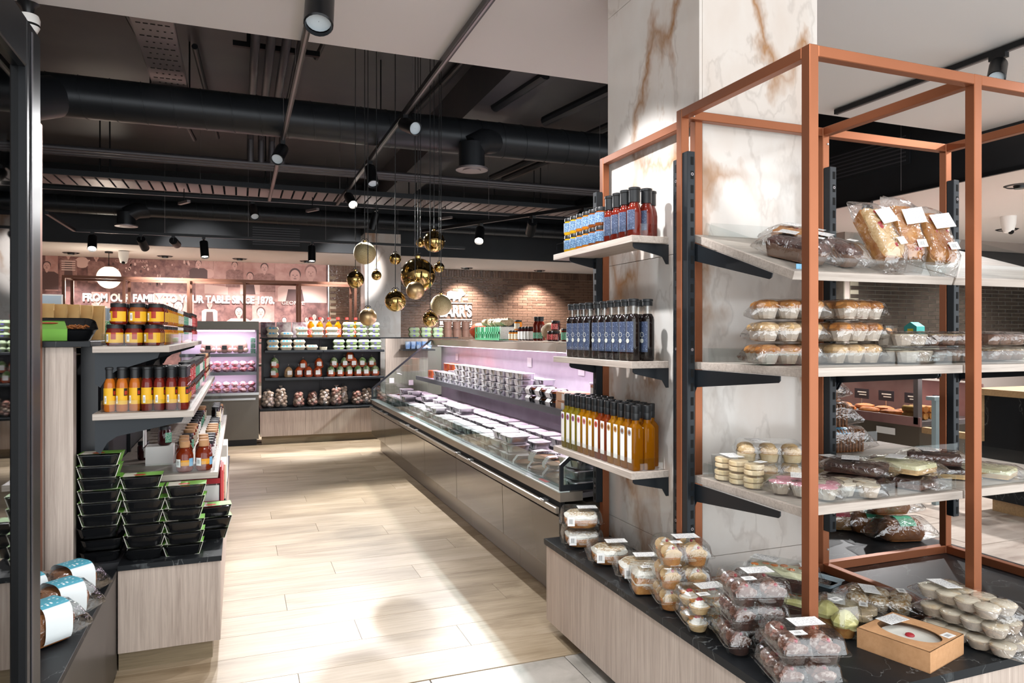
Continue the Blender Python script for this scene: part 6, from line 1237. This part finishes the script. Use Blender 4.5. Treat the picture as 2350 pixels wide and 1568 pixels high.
# vegetable bags
mat('carrot', 'e0601c', .45, c2='c9501a', scale=18); mat('veg_green', '5f8f3a', .5, c2='c9d6a8', scale=26, lo=.4, hi=.6); mat('veg_cream', 'dbb98a', .6, c2='c79a62', scale=30)
def veg_bag(lo, hi, seed, r_=.056):
    R.seed(seed)
    def blob(z0, z1, m_):
        return G().rings([[(r_*w__*math.cos(2*PI*j/14)*R.uniform(.92, 1.06), r_*.75*w__*math.sin(2*PI*j/14)*R.uniform(.92, 1.06), z+R.uniform(-.003, .003)) for j in range(14)] for z, w__ in ((z0, .85), (z0+(z1-z0)*.3, 1.02), (z0+(z1-z0)*.7, .95), (z1, .6))])
    return [('vegetables', blob(0, .075, 0).mesh('vb_lo', lo)), ('vegetables', G().rings([[(r_*w__*math.cos(2*PI*j/14)*R.uniform(.9, 1.06), r_*.75*w__*math.sin(2*PI*j/14)*R.uniform(.9, 1.06), z) for j in range(14)] for z, w__ in ((.06, .97), (.09, .88), (.12, .6), (.135, .2))]).mesh('vb_hi', hi)), ('film', G().rings([[(r_*w__*math.cos(2*PI*j/12)*R.uniform(.97, 1.05), r_*.8*w__*math.sin(2*PI*j/12), z) for j in range(12)] for z, w__ in ((0, .9), (.04, 1.1), (.09, 1.0), (.13, .5), (.145, .15), (.17, .3))], cap=(True, False)).mesh('vb_film', 'film')), ('printed_label', G().box(-.03, -r_*.86, .03, .028, -r_*.84, .085).mesh('vb_lab', 'white_print'))]
VB = [veg_bag('carrot', 'veg_green', 81), veg_bag('carrot', 'carrot', 82), veg_bag('veg_cream', 'veg_cream', 83)]
gv = 'vegetable bags on the lower shelf'
for i, (k, x, z, y, lb) in enumerate(((0, .42, 0, 9.82, 'leftmost, lower'), (0, .425, .12, 9.84, 'leftmost, upper'), (2, .60, 0, 9.82, 'pale parsnips'), (1, .73, 0, 9.82, 'first carrot bag'), (1, .85, 0, 9.80, 'second carrot bag'), (1, .79, .09, 9.88, 'carrot bag on top of two others'), (1, .97, 0, 9.80, 'third carrot bag'), (1, .99, .11, 9.86, 'carrot bag on the third pile'),
        (0, 1.14, 0, 9.80, 'first of the right front row'), (0, 1.26, 0, 9.80, 'second of the right front row'), (0, 1.38, 0, 9.80, 'third of the right front row'), (0, 1.50, 0, 9.80, 'fourth of the right front row'), (0, 1.61, 0, 9.80, 'fifth of the right front row'), (0, 1.73, 0, 9.80, 'sixth of the right front row'), (0, 1.19, .115, 9.88, 'first of the right upper row'), (0, 1.33, .115, 9.88, 'second of the right upper row'), (1, 1.45, .115, 9.88, 'third of the right upper row'), (0, 1.57, .115, 9.88, 'fourth of the right upper row'), (0, 1.70, .115, 9.88, 'fifth of the right upper row'), (1, 1.40, .2, 9.86, 'topmost, tipped on the pile'))):
    put(VB[k], 'vegetable_bag', ('carrot and cabbage bag, ', 'carrot bag, ', 'parsnip bag, ')[k]+lb, 'vegetables', (x, y, .840+z), R.uniform(-.3, .3), gv)
mat('potato', 'bfa894', .7, c2='a08a78', scale=22); mat('potato_red', 'a86e62', .7, c2='8f7464', scale=20)
def potato_bag(seed, h_, m_):
    R.seed(seed); out = []; r_ = .085
    for k in range(24):
        z = .025+h_*.75*(k/24); a = k*2.4; rr = r_*(.62 if z < h_*.5 else .45)*R.uniform(.8, 1.1)
        out.append(('potato', G().ball(.03, (rr*math.cos(a), rr*.8*math.sin(a), z), 8, 6, sx=R.uniform(.9, 1.3), sz=.85).mesh('potato', m_ if k % 3 else 'potato')))
    out.append(('film', G().rings([[(r_*w__*math.cos(2*PI*j/14)*R.uniform(.96, 1.06), r_*.85*w__*math.sin(2*PI*j/14)*R.uniform(.96, 1.06), z*h_) for j in range(14)] for z, w__ in ((0, .8), (.15, 1.12), (.5, 1.05), (.75, .85), (.9, .3), (.93, .2), (1.02, .42))], cap=(True, False)).mesh('pb_film', 'film')))
    return out
PB = [potato_bag(91, .24, 'potato'), potato_bag(92, .2, 'potato_red'), potato_bag(93, .28, 'potato'), potato_bag(94, .27, 'potato_red')]
for i, (k, x, y, rz, rx) in enumerate(((0, .345, 9.72, 0, 0), (2, .50, 9.72, .6, 0), (1, .72, 9.72, 1.2, 0), (1, .90, 9.78, 2, 0), (0, 1.06, 9.76, .4, 0), (3, 1.20, 9.70, .9, 0), (2, 1.30, 9.82, 1.6, 0), (1, 1.48, 9.76, 2.2, 0), (0, 1.62, 9.78, .3, 0), (3, 1.75, 9.82, 1.1, 0))):
    put(PB[k], 'potato_bag', 'clear bag of potatoes on the base slab, %s from the left' % ORD[i], 'potatoes', (x, y, .453), rz, 'potato bags')
# chiller meat
mat('chicken', 'e3c4b4', .45, c2='d3a894', scale=10); mat('raw_meat', 'c9707a', .35, c2='efd0d0', scale=16, lo=.38, hi=.58)
for i in range(3):
    t = thing('whole_chicken', 'whole chicken on a tray in the chiller, %s from the left' % ORD[i], 'chicken', (-.37+i*.19, 9.76, 1.161), 0, 'chickens in the chiller')
    ob('bird', G().ball(.085, (0, 0, .09), 14, 10, sz=1.05, sy=.7, noise=.03).ball(.035, (-.06, -.03, .04), 8, 6).ball(.035, (.06, -.03, .04), 8, 6).mesh('bird', 'chicken'), t); ob('tray', G().loft([(0, .15, .12, .02), (.02, .18, .13, .02)], cap=(True, False)).mesh('ck_tray', 'clam'), t); ob('label', G().box(-.028, -.078, .05, .028, -.075, .1).mesh('ck_lab', 'black_plastic'), t)
for i in range(28):
    r_ = i//14; single('meat_joint', G().ball(.047, n=12, k=8, sx=1.0, sy=1.5, sz=.72, noise=.2).mesh('joint', 'raw_meat'), 'vacuum-packed meat joint in the chiller, %s shelf, %s from left' % (('middle', 'bottom')[r_], ORD[i % 14]), 'meat joint', (-.46+(i % 7)*.1, 9.74, (.962, .70)[r_]+.07*(i % 14//7)), .1*(i % 3), 'meat joints in the chiller')
for i in range(3): single('sauce_tub', G().box(-.03, -.04, 0, .03, .04, .065).mesh('tub_s', 'green_print', bev=.003), 'small white and green tub at the right of the chiller, %s up' % ORD[i], 'tub', (.16, 9.72, 1.156+i*.07), 0, 'tubs in the chiller')

# ================================================================ CHRISTMAS BAUBLES
mat('gold_mirror', 'bfa468', .06, metal=1); mat('gold_satin', 'cdb184', .34, metal=.85); mat('gold_glitter', 'b8a57a', .45, metal=.8, c2='d8cca4', scale=260, lo=.45, hi=.55, bump=1.0, bscale=400); mat('ribbon', '101012', .6)
for i, (x, y, z, r_, m_, lb) in enumerate(((.99, 6.1, 2.09, .095, 'gold_glitter', 'large glittery gold bauble at upper left'), (.945, 6.32, 1.88, .076, 'gold_mirror', 'mirror gold bauble below the upper left glitter one'), (1.08, 6.05, 1.90, .042, 'gold_mirror', 'small mirror gold bauble left of the column edge'), (1.24, 6.05, 2.045, .05, 'gold_mirror', 'small mirror gold bauble in front of the column'), (1.45, 6.1, 1.915, .15, 'gold_mirror', 'largest mirror gold bauble in the middle'), (1.62, 6.2, 2.23, .097, 'gold_mirror', 'large mirror gold bauble at the top'), (1.64, 6.1, 1.99, .046, 'gold_mirror', 'small mirror gold bauble right of the largest'), (1.36, 5.82, 1.765, .076, 'gold_satin', 'satin gold bauble hanging before the largest one'), (1.20, 5.85, 1.675, .087, 'gold_mirror', 'mirror gold bauble low in the centre'), (1.63, 6.0, 1.655, .092, 'gold_glitter', 'glittery gold bauble at lower right'), (1.00, 6.0, 1.545, .074, 'gold_satin', 'lowest satin gold bauble on the left'), (1.52, 5.95, 1.53, .066, 'gold_mirror', 'mirror gold bauble lowest on the right'), (1.52, 6.3, 2.225, .04, 'gold_mirror', 'tiny gold bauble beside the top one'))):
    t = thing('bauble', lb, 'bauble', (x, y, z), 0, 'hanging gold baubles')
    ob('sphere', G().ball(r_, n=32, k=20).mesh('bauble', m_), t)
    ob('cap', G().lathe([(r_*.16, r_*.97), (r_*.16, r_*1.12), (r_*.1, r_*1.16)], 12).pipe([(0, -r_*.08, r_*1.14), (0, 0, r_*1.28), (0, r_*.08, r_*1.14)], r_*.02, 6).mesh('bauble_cap', 'gold_mirror'), t)
    ob('ribbon', G().box(-.003, -.0008, r_*1.2, .003, .0008, 3.9-z).mesh('ribbon', 'ribbon'), t); ob('ribbon_bow', G().pipe([(-r_*.35, 0, r_*1.1), (-r_*.15, 0, r_*1.3), (0, 0, r_*1.2), (r_*.15, 0, r_*1.3), (r_*.35, 0, r_*1.1)], .003, 5).mesh('bow', 'ribbon'), t)
# ================================================================ RIGHT-HAND BUTCHER COUNTER
bc = thing('butcher_counter', 'glass-fronted butcher counter seen through the copper rack', 'counter')
mat('rose_panel', '7e5a58', .35, c2='94706c', scale=3)
ob('base', G().box(5.5, 4.52, 0, 6.6, 7.15, .6).mesh('bc_base', 'case_taupe'), bc); ob('plinth_strip', G().box(5.48, 4.5, .6, 5.5, 7.15, .68).mesh('bc_strip', 'rose_panel'), bc)
ob('deck', G().box(5.5, 4.54, .6, 6.3, 7.15, .64).mesh('bc_deck', 'steel_dull'), bc); ob('back_panel', G().box(6.3, 4.54, .64, 6.32, 7.15, .95).mesh('bc_bk', 'rose_panel'), bc)
for i in range(6): ob('vent_panel', G().box(6.29, 4.6+i*.42, .97, 6.31, 4.98+i*.42, 1.09).mesh('bc_vent', mat('vent_perf', 'b59a92', .4, c2='4a3a38', scale=90, lo=.48, hi=.52, stretch=(1, .4, 1))), bc)
ob('top_ledge', G().box(6.2, 4.54, 1.1, 6.7, 7.15, 1.14).mesh('bc_ledge', 'rose_panel'), bc); ob('front_glass', G().box(5.5, 4.56, .68, 5.506, 7.1, 1.2).mesh('bc_glass', 'pane'), bc)
for y in (4.52, 5.8): ob('glass_post', G().box(5.48, y, .62, 5.53, y+.045, 1.36).mesh('bc_post', 'steel_dull'), bc)
ob('glass_shelf', G().box(5.5, 4.5, 1.36, 6.1, 7.1, 1.372).mesh('bc_gs', 'pane'), bc); ob('price_plate', G().box(5.478, 4.75, .5, 5.48, 4.95, .56).mesh('bc_plate', 'label_white'), bc)
lamp('counter_fill', 'AREA', (5.95, 5.85, 1.09), (5.8, 5.85, .6), 14, (1, .85, .8), shape='RECTANGLE', size=2.3, size_y=.08)  # lamp added to brighten the meat display, without a fitting
mat('breaded', 'cf6f2c', .7, c2='a84c18', scale=30, bump=.6)
R.seed(17)
for i in range(16): single('breaded_meat', G().ball(.07, n=10, k=6, sx=1.0, sy=1.5, sz=.45, noise=.14).mesh('breaded', 'breaded'), 'orange breaded meat in the butcher counter, %s row, %s along' % (('front', 'rear')[i % 2], ORD[i//2]), 'meat', (5.62+.2*(i % 2)+R.uniform(-.02, .02), 4.9+(i//2)*.26, .682), R.uniform(0, 1), 'breaded meats in the butcher counter')
for i in range(6): single('sausage_roll', G().pipe([(0, -.08, .03), (0, .08, .03)], .03, 12).mesh('sroll', 'cake_golden'), 'golden sausage roll at the near end of the butcher counter, %s' % ORD[i], 'sausage roll', (5.60+(i % 3)*.075, 4.68, .644+.061*(i//3)), 0, 'sausage rolls')
for i in range(7):
    t = thing('price_tag', 'dark price tag above the breaded meats, %s along' % ORD[i], 'price tag', (6.02, 4.72+i*.3, .70), 0, 'dark price tags'); ob('card', G().box(-.004, -.09, .04, 0, .09, .14).mesh('ptag', mat('tag_dark', '2b2630', .5)), t); ob('spike', G().box(-.004, -.005, -.052, 0, .005, .04).mesh('pspike', 'steel'), t); ob('lettering', G().box(-.006, -.06, .1, -.0045, .05, .112).box(-.006, -.06, .075, -.0045, .03, .085).mesh('ptext', 'letter_white'), t)
for i, (y, lb) in enumerate(((5.15, 'clear pack of brown muffins on the butcher counter glass shelf'), (5.45, 'second clear pack of muffins on the glass shelf'))):
    t = thing('counter_pack', lb, 'boxed muffins', (5.75, y, 1.373)); ob('clear_box', G().loft([(0, .15, .26, .02), (.11, .16, .27, .02)]).mesh('cp_box', 'clam'), t)
    for k in range(3): ob('muffin', G().ball(.042, (0, -.085+k*.085, .048), 10, 7).mesh('cp_m', 'cake_golden'), t)
    ob('label', G().box(-.082, -.11, .02, -.081, -.03, .09).mesh('cp_l', 'label_white'), t)
single('tea_box', G().box(-.05, -.065, 0, .05, .065, .1).prism([(-.065, .1), (.065, .1), (0, .14)], -.05, .05, 'X').box(-.0505, -.03, .01, -.0501, .03, .08, 1).mesh('tea', mat('teal_box', '3d9a96', .5), mat('teal_label', 'e0c63a', .5)), 'teal and yellow gift carton on the glass shelf', 'carton', (5.75, 4.78, 1.373))
single('cake_stand', G().lathe([(.15, 0), (.15, .01), (.02, .012), (.02, .05), (.17, .06), (.17, .065)], 20).ball(.12, (0, 0, .1), 14, 8, sz=.5).mesh('cstand', 'loaf_crust'), 'brown glazed ring cake on a stand behind the muffin bags', 'cake', (5.8, 6.2, 1.373))
tc = thing('till_counter', 'black marble till counter with oak trim at the right', 'counter')
ob('body', G().box(5.55, 2.2, .1, 6.4, 4.0, .92).mesh('tc_body', 'marble_black'), tc); ob('kick_board', G().box(5.6, 2.25, 0, 6.3, 3.95, .1).mesh('tc_kick', 'honey_wood'), tc)
ob('oak_trim', G().box(5.5, 2.18, .92, 6.45, 4.05, .97).box(5.5, 3.98, .55, 5.56, 4.05, .92).box(5.5, 4.05, .55, 5.56, 4.5, .6).mesh('tc_trim', 'honey_wood'), tc)
scn = thing('advert_screen', 'grey advertising screen with pale lettering on the till counter front', 'screen', (5.545, 3.25, .2))
ob('bezel', G().box(-.02, -.42, 0, 0, .42, .7).mesh('as_b', 'black_metal', bev=.01), scn); ob('display', G().box(-.024, -.38, .04, -.02, .38, .66).mesh('as_d', mat('screen_grey', '8f96a3', .3, emit=.35)), scn)
for i, tx in enumerate(('WE ARE', 'HERE', 'TODAY')[:0]): pass
for i, (tx, wd) in enumerate((('E', .07), ('E', .07), ('AY', .16))):
    o = word(tx, -.026, .50-i*.1, .07, .30, 'letter_white', scn, None, .002, .001); o.rotation_euler = (PI/2, 0, PI/2); o.location = (-.026, .18, .50-i*.11)
ob('printed_shape', G().prism([(-.1, .1), (.3, .1), (.3, .24), (.12, .28)], -.0262, -.0245, 'X').mesh('as_sh', 'letter_white'), scn)
single('soap_dispenser', G().lathe([(.045, 0), (.05, .01), (.05, .09), (.02, .13), (.015, .17), (.025, .18)], 16).mesh('soap', 'jar_glass'), 'clear glass dispenser on the till counter', 'dispenser', (5.62, 3.3, .971))
single('card_reader', G().box(-.06, -.04, 0, .06, .04, .03).box(-.02, -.02, -.86, .02, .02, 0).mesh('reader', mat('reader_grey', '8fa0a4', .4)), 'grey card reader stand behind the sliced loaves', 'card reader', (5.35, 4.25, .86))
